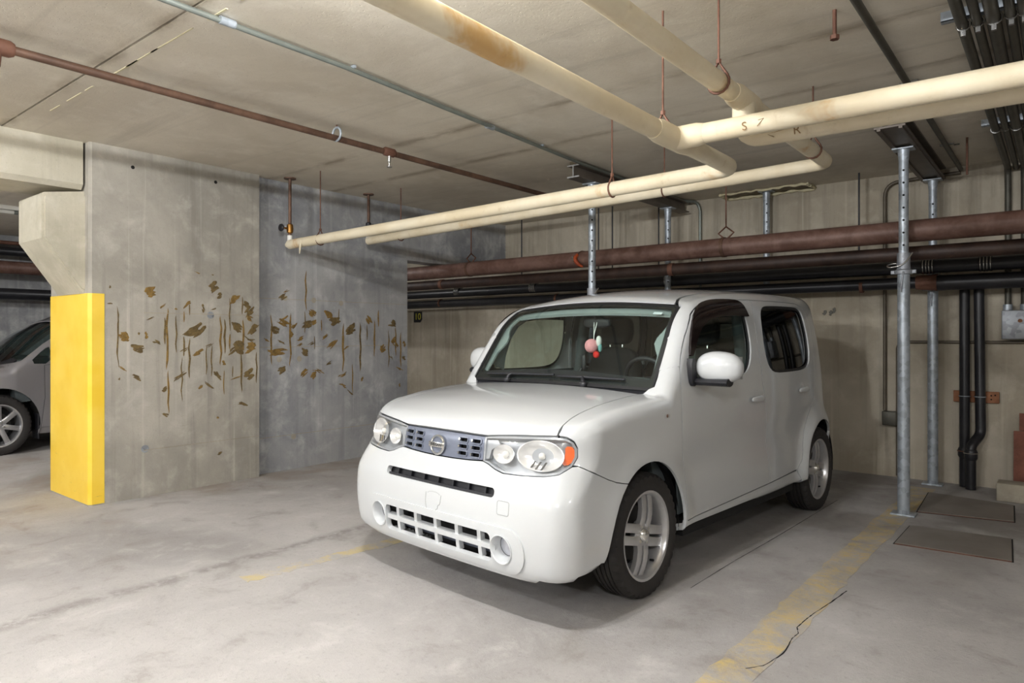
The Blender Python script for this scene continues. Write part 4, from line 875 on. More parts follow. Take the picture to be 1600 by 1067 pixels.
for s in (1, -1):
    P = front3([(s * .500, .343)]); n = K.grad(P)[0]; p = P[0] + n * .009; q = Vector(n).to_track_quat('Z', 'Y').to_matrix().to_4x4(); mt = Matrix.Translation(Vector(p)) @ q
    fl_ = obj('fog_lamp', xf(lathe([(.060, -.002), (.066, .006), (.070, .004), (.068, -.006), (.060, -.002), (.050, -.035), (.046, -.055)], 2, 36), mt), W_, car, 40)
    obj('fog_lens', xf(lathe([(.0, -.038), (.025, -.041), (.046, -.052)], 2, 30), mt), 'fog_lens', fl_, 60); obj('fog_rim', xf(lathe([(.045, -.052), (.049, -.048), (.051, -.056)], 2, 30), mt), 'black_plastic', fl_, 40)
def line_on(xz, r, mat, name, par, closed=False, off=.0): obj(name, tube([Vector(p) for p in (front3(xz) + K.grad(front3(xz)) * off)], r, 6, closed=closed), mat, par, 60)
line_on(rrect(.508, .527, .038, .031, .010, 3), .0013, 'seam_grey', 'tow_cover_seam', bump, True)
put('tow_cover', K.cut('front', fuv(rrect(.508, .527, .036, .029, .009, 3)), [], .02, off=.001, flange=.002), W_, bump)
line_on(chaikin([(-.062, .523), (-.066, .47), (-.052, .432), (-.02, .418), (.01, .425), (.022, .448), (.035, .450), (.038, .470), (.055, .474), (.062, .520)], 1, False), .0018, 'seam_grey', 'bracket_mark', bump)
line_on(chaikin([(-.05, .52), (-.03, .53), (.03, .53), (.05, .52)], 1, False), .001, 'seam_grey', 'bracket_mark', bump)
# grille with its twelve slots and badge
g_out = fuv([(-.322, .828), (-.16, .830), (0, .831), (.16, .830), (.322, .828), (.326, .718), (.24, .711), (.12, .707), (0, .706), (-.12, .707), (-.24, .711), (-.326, .718)])
holes = [rrect(sx * cx, cz, .029, .0085, .005, 2) for sx in (1, -1) for cx in (.180, .272) for cz in (.800, .768, .736)]
gr = put('grille', K.cut('front', g_out, [fuv(h) for h in holes], .022, off=-.006, gap=.002), 'grille_grey', car)
put('grille_backing', K.cut('front', fuv([(-.31, .82), (.31, .82), (.31, .722), (-.31, .722)]), [], .05, off=-.035, flange=0), 'dark_liner', gr)
for h in holes: put('slot_bezel', K.cut('front', fuv(grow(h, .0055)), [fuv(h)], .012, off=.0005, flange=.012), 'grille_grey', gr)
for h in holes: put('bezel_glint', K.cut('front', fuv(rrect(min(p[0] for p in h) - .0015, sum(p[1] for p in h) / len(h), .005, .006, .003, 2)), [], .012, off=.002, flange=.004), 'chrome', gr)  # bright chips stand in for the highlight at each slot's left end
P = front3([(-.012, .757)]); n = K.grad(P)[0]; mt = Matrix.Translation(Vector(P[0] + n * .001)) @ Matrix.Rotation(math.atan2(n[0], -n[1]), 4, 'Z') @ Matrix.Rotation(R(90 - math.degrees(math.asin(n[2]))), 4, 'X')
bd = obj('emblem', xf(([(v[0] * 1.16, v[1], v[2]) for v in lathe([(.0385, .0), (.0385, .008), (.0415, .012), (.047, .012), (.0505, .007), (.0505, 0)], 2, 40)[0]], lathe([(.0385, .0), (.0385, .008), (.0415, .012), (.047, .012), (.0505, .007), (.0505, 0)], 2, 40)[1]), mt), 'chrome', car, 40)
obj('emblem_bar', xf(bevbox(-.064, .064, -.0125, .0125, .004, .014, .002), mt), 'chrome', bd, 40)
obj('emblem_letters', xf(text_mesh('NISSAN', .0225, .0012), mt @ Matrix.Translation((0, 0, .0145)) @ Matrix.Diagonal((1.18, 1, 1, 1))), 'alloy_dark', bd)
obj('emblem_back', xf(disc((0, 0, -.004), .045, 2, .005, 30), mt), 'grille_grey', bd)
# head lamps
for s in (1, -1):
    po = K.inv('front', front3(HLo)); po = [tuple(q) for q in po]
    hl = put('headlight', K.cut('front', grow(po, -.002), [], .02, off=.001, flange=.004), 'lamp_lens', car, s)
    put('housing', K.cut('front', grow(po, -.003), [], .03, off=-.045, flange=0), 'lamp_bezel', hl, s)
    put('housing_wall', K.cut('front', grow(po, -.001), [grow(po, -.010)], .02, off=-.004, flange=.045), 'lamp_bezel', hl, s)
    put('inner_bezel', K.cut('front', fuv([(.325, .815), (.40, .82), (.42, .80), (.37, .77), (.36, .73), (.33, .725)]), [], .02, off=-.012, flange=.02), 'lamp_bezel', hl, s)
    for nm, cx, cz, a, b, dp in (('beam_bowl', .655, .767, .124, .068, .044), ('small_bowl', .448, .758, .064, .043, .034)):
        Pc = front3([(cx, cz)]); n = K.grad(Pc)[0]; m3 = Matrix.Translation(Vector(Pc[0] - n * .010)) @ Vector(n).to_track_quat('Z', 'Y').to_matrix().to_4x4()
        tz = Vector((0, 0, 1)); zl = (m3.to_3x3().inverted() @ tz); ang = math.atan2(zl.y, zl.x) - math.pi / 2
        prof = [(.10, -1.), (.35, -.93), (.62, -.72), (.85, -.36), (.97, -.05), (1.0, .0), (1.03, -.02)]
        V, Fc = lathe(prof, 2, 36); V = [(v[0] * a, v[1] * b, v[2] * dp) for v in V]
        vf = xf((V, Fc), m3 @ Matrix.Rotation(ang, 4, 'Z'))
        if s < 0: vf = mirx(vf)
        obj(nm, vf, 'reflector', hl, 50)
        vb = xf(superbox((0, 0, -dp * .55), (.016, .016, .018), 2.2, 14, 8), m3)
        obj('bulb', mirx(vb) if s < 0 else vb, 'lamp_white', hl, 60)
    for k in range(3):
        x = .60 + k * .03; put('beam_flute', K.cut('front', fuv([(x, .712), (x + .008, .712), (x + .030, .745), (x + .022, .745)]), [], .02, off=-.024, flange=.006), 'alloy_dark', hl, s)
    put('turn_signal', K.cut('front', fuv(chaikin([(.768, .815), (.798, .812), (.806, .775), (.798, .738), (.764, .734), (.772, .775)], 1)), [], .012, off=-.008, flange=.02), 'amber' if s > 0 else 'amber_pale', hl, s)
# bonnet
hl3 = [(.724, .178), (.712, .225), (.698, .30), (.688, .40), (.682, .52), (.679, .66), (.676, .80), (.674, .90), (.672, .948)]
HTop = top3(hl3); fe = front3([(0, .834), (.12, .834), (.24, .832), (.33, .831), (.40, .838), (.49, .845), (.60, .851), (.70, .856), (.722, .857)])
hh = [tuple(q) for q in K.inv('hood', np.concatenate([fe, HTop[1:]]))]; hh += [(.5, hh[-1][1] - .001), (.25, hh[-1][1] - .002), (0, hh[-1][1] - .003)]
hood = put('bonnet', K.cut('hood', hh + [(-u, v) for u, v in hh[::-1]][1:-1], [], .035, gap=.002, flange=.02), W_, car)
put('cowl_panel', K.cut('top', [(-.70, .945), (.70, .945), (.70, 1.03), (-.70, 1.03)], [], .04, off=-.012, flange=.01), 'black_plastic', car)
# windscreen and roof
wsT = lambda x: .640 - .020 * (x / .66) ** 2
wso = [(-.735, .015), (-.4, .008), (0, .006), (.4, .008), (.735, .015), (.728, .15), (.712, .35), (.690, .54)] + [(.676, .605), (.650, .628)] + [(x, wsT(x)) for x in (.5, .25, 0, -.25, -.5)] + [(-.650, .628), (-.676, .605), (-.690, .54), (-.712, .35), (-.728, .15)]
wsi = chaikin([(-.685, .062), (0, .050), (.685, .062), (.702, .095), (.688, .35), (.664, .565), (.635, .592), (0, .604), (-.635, .592), (-.664, .565), (-.688, .35), (-.702, .095)], 2)
wsh = put('windscreen', K.cut('ws', wso, [], .05, off=-.004, flange=.004), 'windshield_glass', car)
put('black_border', K.cut('ws', grow(wso, -.001), [wsi], .04, off=-.0065, flange=0), 'rubber', wsh)
put('screen_seal', K.cut('ws', grow(wso, .008), [grow(wso, -.012)], .03, off=-.001, flange=.012), 'rubber', wsh)
put('inspection_sticker', K.cut('ws', rrect(.565, .552, .030, .011, .003, 2), [], .02, off=-.012, flange=0), 'sticker', wsh)
for i, (x0, x1, lab) in enumerate(((-.60, .02, 0), (.05, .55, 0))):
    pth = [Vector(p) for p in K.at('ws', [(x0, .045), ((x0 * .6 + x1 * .4), .048), (x1, .052)], .016)]
    wp = obj('wiper', tube(pth, [.006, .010, .006], 8), 'black_plastic', car, 60)
    pv = Vector(K.at('ws', [(x0 + .22 * (1 if i else 1), .004)], .012)[0]); obj('wiper_arm', tube([pv, pv.lerp(pth[1], .5) + Vector((0, -.006, .012)), pth[1]], [.016, .011, .008], 8), 'black_plastic', wp, 60)
    obj('wiper_pivot', superbox(tuple(pv), (.024, .02, .016), 2.5, 14, 8), 'black_plastic', wp, 60)
rf_edge = top3([(.640, 1.452), (.618, 1.50), (.604, 1.56), (.598, 1.65), (.598, 1.9), (.598, 2.5), (.598, 3.1), (.592, 3.5), (.56, 3.72)])
hdr = K.at('ws', [(x, .658 - .02 * (x / .66) ** 2) for x in (0, .2, .4, .55, .635)])
rh = [tuple(q) for q in K.inv('top', np.concatenate([hdr, rf_edge - np.array([.016, 0, 0])]))] + [(.4, 3.77), (.2, 3.79), (0, 3.795)]
rh = [(abs(a) if abs(a) > 1e-4 else 0, b) for a, b in rh]
roof = put('roof', K.cut('top', rh + [(-u, v) for u, v in rh[::-1]][1:-1], [], .05, gap=.003, flange=.015), W_, car)
put('headliner', K.cut('top', [(-.6, 1.50), (.6, 1.50), (.6, 3.6), (-.6, 3.6)], [], .15, off=-.045, flange=.01), 'headliner', roof)
put('header_trim', K.cut('ws', [(-.64, .57), (.64, .57), (.62, .625), (-.62, .625)], [], .08, off=-.03, flange=.02), 'trim_grey', roof)
put('rain_gutter', K.cut('top', [(.590, 1.46), (.645, 1.45), (.62, 1.52), (.612, 1.65), (.612, 3.5), (.585, 3.5), (.585, 1.65)], [], .04, off=-.007, flange=.006), 'rubber', roof, 1)
put('rain_gutter', K.cut('top', [(.590, 1.46), (.645, 1.45), (.62, 1.52), (.612, 1.65), (.612, 3.5), (.585, 3.5), (.585, 1.65)], [], .04, off=-.007, flange=.006), 'rubber', roof, -1)
for x, y in ((.12, 1.50), (.30, 1.49), (-.22, 1.52), (.45, 1.52), (-.05, 1.53), (.5, 1.6), (-.4, 1.53), (.36, 1.66), (.02, 1.49)):
    put('rust_spot', K.cut('top', ell(x, y, random.uniform(.003, .009), random.uniform(.002, .006), 8), [], .01, off=.0008, flange=0), 'orange_clamp', roof)
# --- sides
FD = [(1.175, .322), (1.155, .45), (1.13, .70), (1.12, .92), (1.122, 1.05), (1.132, 1.137)]
DT = [(1.132, 1.137), (1.16, 1.19), (1.192, 1.238), (1.237, 1.299), (1.30, 1.368), (1.361, 1.422), (1.41, 1.448), (1.46, 1.467), (1.565, 1.493), (1.697, 1.511), (1.818, 1.518), (2.03, 1.525)]
DT2 = [(2.21, 1.529), (2.45, 1.531), (2.638, 1.533), (2.85, 1.533), (3.05, 1.530)]
BD = [(2.318, .352), (2.31, .473), (2.262, .838), (2.215, 1.0), (2.188, 1.25), (2.192, 1.42), (2.21, 1.529)]
RE = [(3.05, 1.530), (3.17, 1.512), (3.245, 1.46), (3.285, 1.36), (3.302, 1.2), (3.29, 1.0), (3.25, .88), (3.16, .79), (3.06, .72), (2.98, .63), (2.925, .52), (2.89, .43), (2.83, .372)]
FW = chaikin([(1.232, 1.085), (1.243, 1.206), (1.286, 1.31), (1.348, 1.389), (1.425, 1.438), (1.50, 1.466), (1.62, 1.488), (1.75, 1.499), (1.93, 1.506), (2.00, 1.500), (2.045, 1.472), (2.066, 1.43), (2.081, 1.358), (2.086, 1.262), (2.070, 1.179), (2.03, 1.112), (1.96, 1.072), (1.84, 1.055), (1.56, 1.053), (1.275, 1.058)], 1)
RW = chaikin([(2.302, 1.35), (2.314, 1.43), (2.345, 1.475), (2.42, 1.492), (2.60, 1.497), (2.80, 1.499), (3.04, 1.499), (3.11, 1.488), (3.158, 1.452), (3.182, 1.38), (3.198, 1.29), (3.196, 1.18), (3.165, 1.105), (3.09, 1.072), (2.95, 1.060), (2.70, 1.058), (2.46, 1.060), (2.37, 1.082), (2.315, 1.14), (2.292, 1.24)], 1)
hb_ = [tuple(q) for q in HTop[:, 1:]]
for s in (1, -1):
    # wing
    pts = np.concatenate([front3([(.803, .732), (.813, .765), (.810, .805), (.796, .834), (.766, .852), (.728, .858)]), HTop, K.at('top', [(.690, .972), (.712, .992)]), K.at('ws', [(.741, t) for t in np.linspace(.035, .09, 5)] + [(.738, .11), (.735, .135)]), side3([(1.132, 1.137)]), side3(FD[::-1][1:]), side3([(1.172, .30), (1.15, .262), (1.148, .245)]), side3([q for q in ARF[::-1] if q[0] > .58]), side3(seam[::-1])])
    put('front_wing', KF.cut('obl', [tuple(q) for q in KF.inv('obl', pts)], [], .03, gap=.0025, flange=.018), W_, car, s)
    # body side frame with A pillar and roof rail
    up = np.concatenate([side3([(1.132, 1.137)]), K.at('ws', [(.735 - .045 * ((t - .135) / .475) ** 1.3, t) for t in np.linspace(.135, .612, 22)] + [(.676, .632), (.655, .646)]), rf_edge[:-1], side3([(3.60, 1.40), (3.62, 1.2), (3.62, 1.0), (3.29, 1.0), (3.302, 1.2), (3.285, 1.36), (3.245, 1.46), (3.17, 1.512), (3.05, 1.530)]), side3(DT2[::-1][1:]), side3(DT[::-1][:-1])])
    sf = put('side_frame', K.cut('obl', [tuple(q) for q in K.inv('obl', up)], [], .024, gap=.0012, flange=.016), W_, car, s)
    put('pillar_trim', K.cut('obl', [tuple(q) for q in K.inv('obl', np.concatenate([side3([(1.12, 1.06), (1.36, 1.06), (1.37, 1.16), (1.41, 1.28), (1.48, 1.37), (1.58, 1.42), (1.75, 1.45), (2.0, 1.46), (2.0, 1.50), (1.6, 1.49)]), K.at('ws', [(.63, .60), (.655, .45), (.67, .25), (.685, .10)])]))], [], .05, off=-.035, flange=.012), 'trim_grey', sf, s)
    # quarter
    qa = [q for q in ARR if q[0] > 2.98 or q[1] > .45]
    qp = np.concatenate([side3([(3.29, 1.0), (3.62, 1.0)]), K.at('rear', [(.62, .9), (.66, .75), (.70, .6), (.70, .45), (.66, .28)]), side3([(3.68, .25)]), side3(ARR[::-1]), side3([(2.88, .30), (2.83, .372)]), side3(RE[::-1][1:8])])
    qpan = put('quarter_panel', K.cut('side', [tuple(q) for q in K.inv('side', qp)], [], .032, gap=.0, flange=.018), W_, car, s)
    # sill
    put('sill', K.cut('side', [(1.15, .248), (1.5, .250), (2.0, .262), (2.5, .274), (2.86, .285), (2.88, .30), (2.826, .366), (2.318, .350), (1.175, .320), (1.17, .30)], [], .03, off=-.004, gap=.0015, flange=.03), W_, car, s)
    # doors
    d1 = put('front_door', K.cut('side', FD + DT[1:] + BD[::-1], [FW], .032, gap=.0042, flange=.018), W_, car, s)
    d2 = put('rear_door', K.cut('side', BD + DT2[1:] + RE[1:], [RW], .032, gap=.0042, flange=.018), W_, car, s)
    for d, Wn, gm in ((d1, FW, 'side_glass'), (d2, RW, 'privacy_glass')):
        put('window_glass', K.cut('side', grow(Wn, .012), [], .05, off=-.020, flange=0), gm, d, s)
        put('window_seal', K.cut('side', grow(Wn, .004), [grow(Wn, -.013)], .02, off=-.011, flange=.006), 'rubber', d, s)
    put('door_trim', K.cut('side', [(1.15, .35), (2.28, .38), (2.20, 1.05), (1.16, 1.05)], [], .12, off=-.05, flange=.01), 'dash_grey', d1, s)
    put('door_trim', K.cut('side', [(2.34, .38), (2.82, .4), (3.2, .85), (3.25, 1.05), (2.24, 1.05)], [], .12, off=-.05, flange=.01), 'dash_grey', d2, s)
    for d, ol in ((d1, FD + DT[1:] + BD[::-1]), (d2, BD + DT2[1:] + RE[1:])): put('door_seal', K.cut('side', grow(ol, .010), [grow(ol, -.012)], .03, off=-.013, flange=0), 'rubber', d, s)
    # rain visor over the front window
    vis = chaikin([(1.240, 1.19), (1.243, 1.216), (1.286, 1.322), (1.348, 1.402), (1.425, 1.451), (1.50, 1.478), (1.62, 1.500), (1.75, 1.510), (1.93, 1.515), (2.01, 1.508), (2.06, 1.475), (2.092, 1.43), (2.10, 1.415), (1.95, 1.420), (1.80, 1.418), (1.65, 1.408), (1.52, 1.388), (1.43, 1.352), (1.37, 1.305), (1.31, 1.235), (1.275, 1.19)], 1)
    put('rain_visor', K.cut('side', vis, [], .02, off=.014, flange=.016), 'visor', d1, s)
    # handles in their dished cups
    for d, yc, zc_ in ((d1, 2.10, .908), (d2, 2.955, .918)):
        V, Fc = lathe([(.0, -.004), (.03, -.002), (.050, .0015), (.056, .0)], 2, 28)
        for nm, vf in (('handle', superbox((0, 0, .020), (.098, .017, .011), 2.8, 20, 10)), ('handle_cup', ([(v[0] * .95, v[1] * 1.0, v[2]) for v in V], Fc)), ('handle_base', superbox((.072, 0, .010), (.022, .018, .012), 3, 14, 8))):
            P = K.at('side', [(yc, zc_)]); n = K.grad(P)[0]; m3 = Matrix.Translation(Vector(P[0])) @ Matrix(((0, 0, n[0], 0), (1, 0, n[1], 0), (0, 1, n[2], 0), (0, 0, 0, 1)))
            v2 = xf(vf, m3); obj(nm, mirx(v2) if s < 0 else v2, W_, d, 60)
    # door mirror
    cap = superbox((.985, 1.30, 1.135), (.130, .078, .084), 2.35, 28, 16)
    cap = ([(p[0], p[1] + .30 * max(0, (p[0] - .90)) * .6, p[2] - .05 * max(0, p[0] - .98)) for p in cap[0]], cap[1])
    mr = obj('door_mirror', mirx(cap) if s < 0 else cap, W_, d1, 70)
    d1_parts = (('mirror_foot', prism(chaikin([(1.205, 1.180), (1.255, 1.178), (1.265, 1.10), (1.275, 1.045), (1.235, 1.025), (1.208, 1.06)], 1), 0, .805, .868)), ('mirror_arm', hull_loft([[(x, 1.29 + .08 * math.cos(t) * k, 1.055 + .022 * math.sin(t)) for t in np.linspace(0, 2 * math.pi, 12, endpoint=False)] for x, k in ((.83, .5), (.90, .75), (1.00, .8), (1.06, .55))])), ('mirror_glass', box(.885, 1.085, 1.392, 1.396, 1.07, 1.19)))
    for nm, vf in d1_parts: obj(nm, mirx(vf) if s < 0 else vf, 'mirror_glass' if nm == 'mirror_glass' else 'black_plastic', d1, 50)
    # side marker on the wing
    P = K.at('side', [(.962, .892)])[0]; mk = superbox((P[0], P[1], P[2]), (.008, .028, .012), 2.5, 16, 8); sm_ = obj('side_marker', mirx(mk) if s < 0 else mk, 'lamp_lens', car, 60)
    mk = superbox((P[0] - .001, P[1] + .004, P[2]), (.006, .010, .009), 2.2, 12, 8); obj('marker_bulb', mirx(mk) if s < 0 else mk, 'rust_rod', sm_, 60)
    # wheels, liners
    for yc in (.80, 3.33):
        wheel('wheel', car, (s * .742, yc, .31), s)
        lin = lathe([(.395, 0), (.395, .22), (.36, .26)], 0, 36, (.555, yc - (0 if yc > 1 else .005), .315)); fk = [q for q in lin[1] if min(lin[0][i][2] for i in q) > .20]
        lf = (lin[0], fk); obj('arch_liner', mirx(lf) if s < 0 else lf, 'dark_liner', car, 50); bk = prism([(yc + .39 * math.cos(t), .315 + .39 * math.sin(t)) for t in np.linspace(R(-17), R(197), 24)], 0, .55, .556); obj('liner_wall', mirx(bk) if s < 0 else bk, 'dark_liner', car)
# --- tail
tl = K.cut('rear', [(-.60, 1.0), (-.55, 1.45), (-.45, 1.55), (.45, 1.55), (.55, 1.45), (.60, 1.0), (.62, .9), (.66, .75), (.70, .6), (-.70, .6), (-.66, .75), (-.62, .9)], [rrect(0, 1.2, .45, .2, .06)], .05, gap=.002)
tg = put('tailgate', tl, W_, car); put('rear_glass', K.cut('rear', rrect(0, 1.2, .46, .21, .06), [], .08, off=-.012, flange=0), 'privacy_glass', tg)
put('rear_corner', K.cut('rear', [(.60, 1.0), (.80, 1.0), (.80, 1.35), (.62, 1.5), (.55, 1.45)], [], .04, flange=.01), W_, tg, 1); put('rear_corner', K.cut('rear', [(.60, 1.0), (.80, 1.0), (.80, 1.35), (.62, 1.5), (.55, 1.45)], [], .04, flange=.01), W_, tg, -1)
put('rear_bumper', K.cut('rear', [(-.70, .6), (.70, .6), (.70, .45), (.66, .28), (.4, .22), (-.4, .22), (-.66, .28), (-.70, .45)], [], .05, gap=.002), W_, car)
for s in (1, -1): put('tail_lamp', K.cut('rear', rrect(.56, .72, .07, .06, .02), [], .03, off=.004), 'plush_red', car, s)
# --- chassis and cabin
obj('underbody', join(box(-.54, .54, .30, 3.78, .20, .26), box(-.80, .80, 1.22, 2.86, .22, .30), box(-.5, .5, .20, .38, .19, .24)), 'dark_liner', car)
obj('engine_bay', join(box(-.54, .54, .22, 1.0, .26, .80)), 'dark_liner', car)
dash = [(.96, .93), (1.0, .985), (1.30, 1.00), (1.46, .985), (1.50, .93), (1.48, .60), (1.10, .50), (.96, .60)]
ds = obj('dashboard', prism(chaikin(dash, 1), 0, -.74, .74), 'dash_grey', car, 40)
obj('instrument_hood', superbox((.36, 1.36, 1.0), (.19, .12, .055), 2.6, 20, 10), 'dash_grey', ds, 60); obj('speaker_grille', superbox((-.60, 1.12, 1.0), (.05, .05, .02), 2.3, 16, 8), 'dash_grey', ds, 60)
sw = obj('steering_wheel', xf(lathe([(.185 + .015 * math.cos(t), .015 * math.sin(t)) for t in np.linspace(0, 2 * math.pi, 10, endpoint=False)], 2, 36, closed=True), Matrix.Translation((.36, 1.58, 1.0)) @ Matrix.Rotation(R(-62), 4, 'X')), 'black_plastic', car, 60)
obj('steering_hub', superbox((.36, 1.565, .995), (.075, .04, .055), 2.6, 16, 8), 'black_plastic', sw, 60); obj('steering_column', tube([(.36, 1.56, .99), (.36, 1.40, .92)], .035, 10), 'black_plastic', sw, 60)
for x in (.23, .49): obj('steering_spoke', tube([(.36, 1.57, .995), (x, 1.58, 1.0)], .014, 8), 'grey_box', sw, 60)
for s in (1, -1):
    st = obj('front_seat', superbox((s * .37, 1.92, .60), (.26, .28, .10), 3.2, 22, 12), 'seat_fabric', car, 60)
    bk = superbox((0, 0, 0), (.25, .085, .34), 3.4, 22, 12); obj('seat_back', xf(bk, Matrix.Translation((s * .37, 2.17, .88)) @ Matrix.Rotation(R(-12), 4, 'X')), 'seat_fabric', st, 60)
    obj('headrest', xf(superbox((0, 0, 0), (.145, .06, .105), 3.2, 20, 10), Matrix.Translation((s * .37, 2.24, 1.335)) @ Matrix.Rotation(R(-6), 4, 'X')), 'seat_fabric', st, 60)
    for d in (-.06, .06): obj('headrest_post', tube([(s * .37 + d, 2.22, 1.16), (s * .37 + d, 2.235, 1.28)], .007, 8), 'chrome', st, 60)
rb = obj('rear_bench', superbox((0, 2.75, .60), (.62, .26, .11), 3.6, 24, 12), 'seat_fabric', car, 60); obj('bench_back', xf(superbox((0, 0, 0), (.62, .08, .30), 3.6, 24, 12), Matrix.Translation((0, 3.03, .90)) @ Matrix.Rotation(R(-14), 4, 'X')), 'seat_fabric', rb, 60)
for x in (-.38, .38): obj('headrest', superbox((x, 3.10, 1.25), (.13, .05, .08), 3.2, 18, 10), 'seat_fabric', rb, 60)
for s in (1, -1): obj('middle_pillar', tube([(s * .72, 2.19, .5), (s * .72, 2.19, 1.05), (s * .66, 2.21, 1.5)], .045, 10), 'dash_grey', car, 60)
mi = obj('interior_mirror', superbox((0, 1.47, 1.385), (.115, .022, .036), 3.2, 20, 10), 'black_plastic', car, 60); obj('mirror_stalk', tube([(0, 1.455, 1.40), (0, 1.43, 1.49)], .010, 8), 'black_plastic', mi, 60)
ph = obj('phone_mount', tube([(-.02, 1.22, 1.005), (-.02, 1.24, 1.04), (.03, 1.26, 1.10)], [.035, .012, .012], 10), 'black_plastic', car, 60); obj('phone_cradle', superbox((.04, 1.265, 1.135), (.018, .012, .05), 3, 12, 8), 'black_plastic', ph, 60)
# keepsake hanging from the mirror
orn = thing('hanging_ornament', 'fuzzy pink ball ornament with red and white tails behind the windscreen', 'ornament', (0, 0, 0)); orn.matrix_world = Matrix.Identity(4)
cm = Matrix.Translation(car.location) @ Matrix.Rotation(car.rotation_euler.z, 4, 'Z') @ Matrix.Diagonal((1, 1, 1.085, 1))
ox, oy, oz = .0, 1.43, 1.245
obj('cord', xf(join(tube([(ox + .012, 1.45, 1.385), (ox, oy, 1.30)], .003, 6), tube([(ox - .012, 1.45, 1.385), (ox, oy, 1.30)], .003, 6), tube([(ox, oy, 1.30), (ox, oy, 1.26)], .003, 6)), cm), 'plush_white', orn, 60)
obj('ball', xf(superbox((ox - .02, oy, oz - .01), (.048, .045, .045), 2.1, 22, 14), cm), 'plush_pink', orn, 70)
obj('cap_tail', xf(superbox((ox + .035, oy + .01, oz + .02), (.02, .02, .035), 2.2, 14, 8), cm), 'plush_white', orn, 70); obj('teal_tail', xf(superbox((ox + .045, oy + .01, oz - .02), (.014, .014, .028), 2.2, 14, 8), cm), 'plush_teal', orn, 70)
obj('red_tail', xf(superbox((ox + .02, oy, oz - .065), (.024, .018, .022), 2.2, 14, 8), cm), 'plush_red', orn, 70)
# ================================================================== silver van in the next bay
van = thing('silver_van', 'silver grey minivan parked in the bay beyond the yellow column', 'van', (-10.62, 1.50, 0), 0.); van.scale = (1, 1, 1.085)
v_hood = _mk([-.2, .05, .2, .45, .8, 1.1, 1.4, 5.5], [.62, .74, .82, .90, .97, 1.03, 1.05, 1.08]); v_roof = _mk([.8, 1.6, 1.9, 2.3, 3.0, 4.0, 4.7, 5.4], [1.30, 1.50, 1.58, 1.64, 1.67, 1.66, 1.60, 1.5])
v_nose = _mk([.1, .2, .35, .5, .65, .8, 1.0], [.14, .05, .01, 0, .03, .08, .2])
def van_f(x, y, z):
    ax = np.abs(x); t = np.maximum(0, z - .95)
    side = ax - (.965 - .05 * t - .22 * t * t - .3 * np.maximum(0, .4 - z) ** 2 + .012 * np.exp(-((np.sqrt((y - .95) ** 2 + (z - .32) ** 2) - .40) / .07) ** 2))
    front = .16 * (ax / .7) ** 2 + v_nose(z) - y; rear = y - (4.85 - .08 * (ax / .7) ** 2 - .08 * np.maximum(0, z - 1))
    ws = -(y - 1.02 - .10 * (ax / .8) ** 2) * np.sin(R(36)) + (z - 1.03) * np.cos(R(36)); roof = z - (v_roof(y) - .05 * (ax / .7) ** 2); hood = z - (v_hood(y) - .05 * (ax / .75) ** 2)
    inner = np.minimum(hood, rnd(ws, roof, .15)); return rnd(rnd(rnd(rnd(side, front, .28), rear, .25), inner, .08), .19 - z, .03)
KV = Skin(van_f, (1.02, 1.03, 36.), 1.2, 3.6, (.9, .5)); SV = 'silver_paint'
arv = [(.95 + .405 * math.cos(t), .32 + .405 * math.sin(t)) for t in np.linspace(R(198), R(-18), 26)]; arv2 = [(3.95 + .395 * math.cos(t), .32 + .395 * math.sin(t)) for t in np.linspace(R(198), R(-18), 26)]
tri = chaikin([(1.235, .985), (1.40, 1.145), (1.47, 1.175), (1.475, .98)], 1); fwin = chaikin([(1.50, .985), (1.50, 1.19), (1.72, 1.36), (1.95, 1.46), (2.42, 1.49), (2.42, .985)], 1); rwin = chaikin([(2.52, .985), (2.52, 1.49), (3.45, 1.50), (3.45, .985)], 1); qwin = chaikin([(3.56, .99), (3.56, 1.49), (4.35, 1.46), (4.45, .99)], 1)
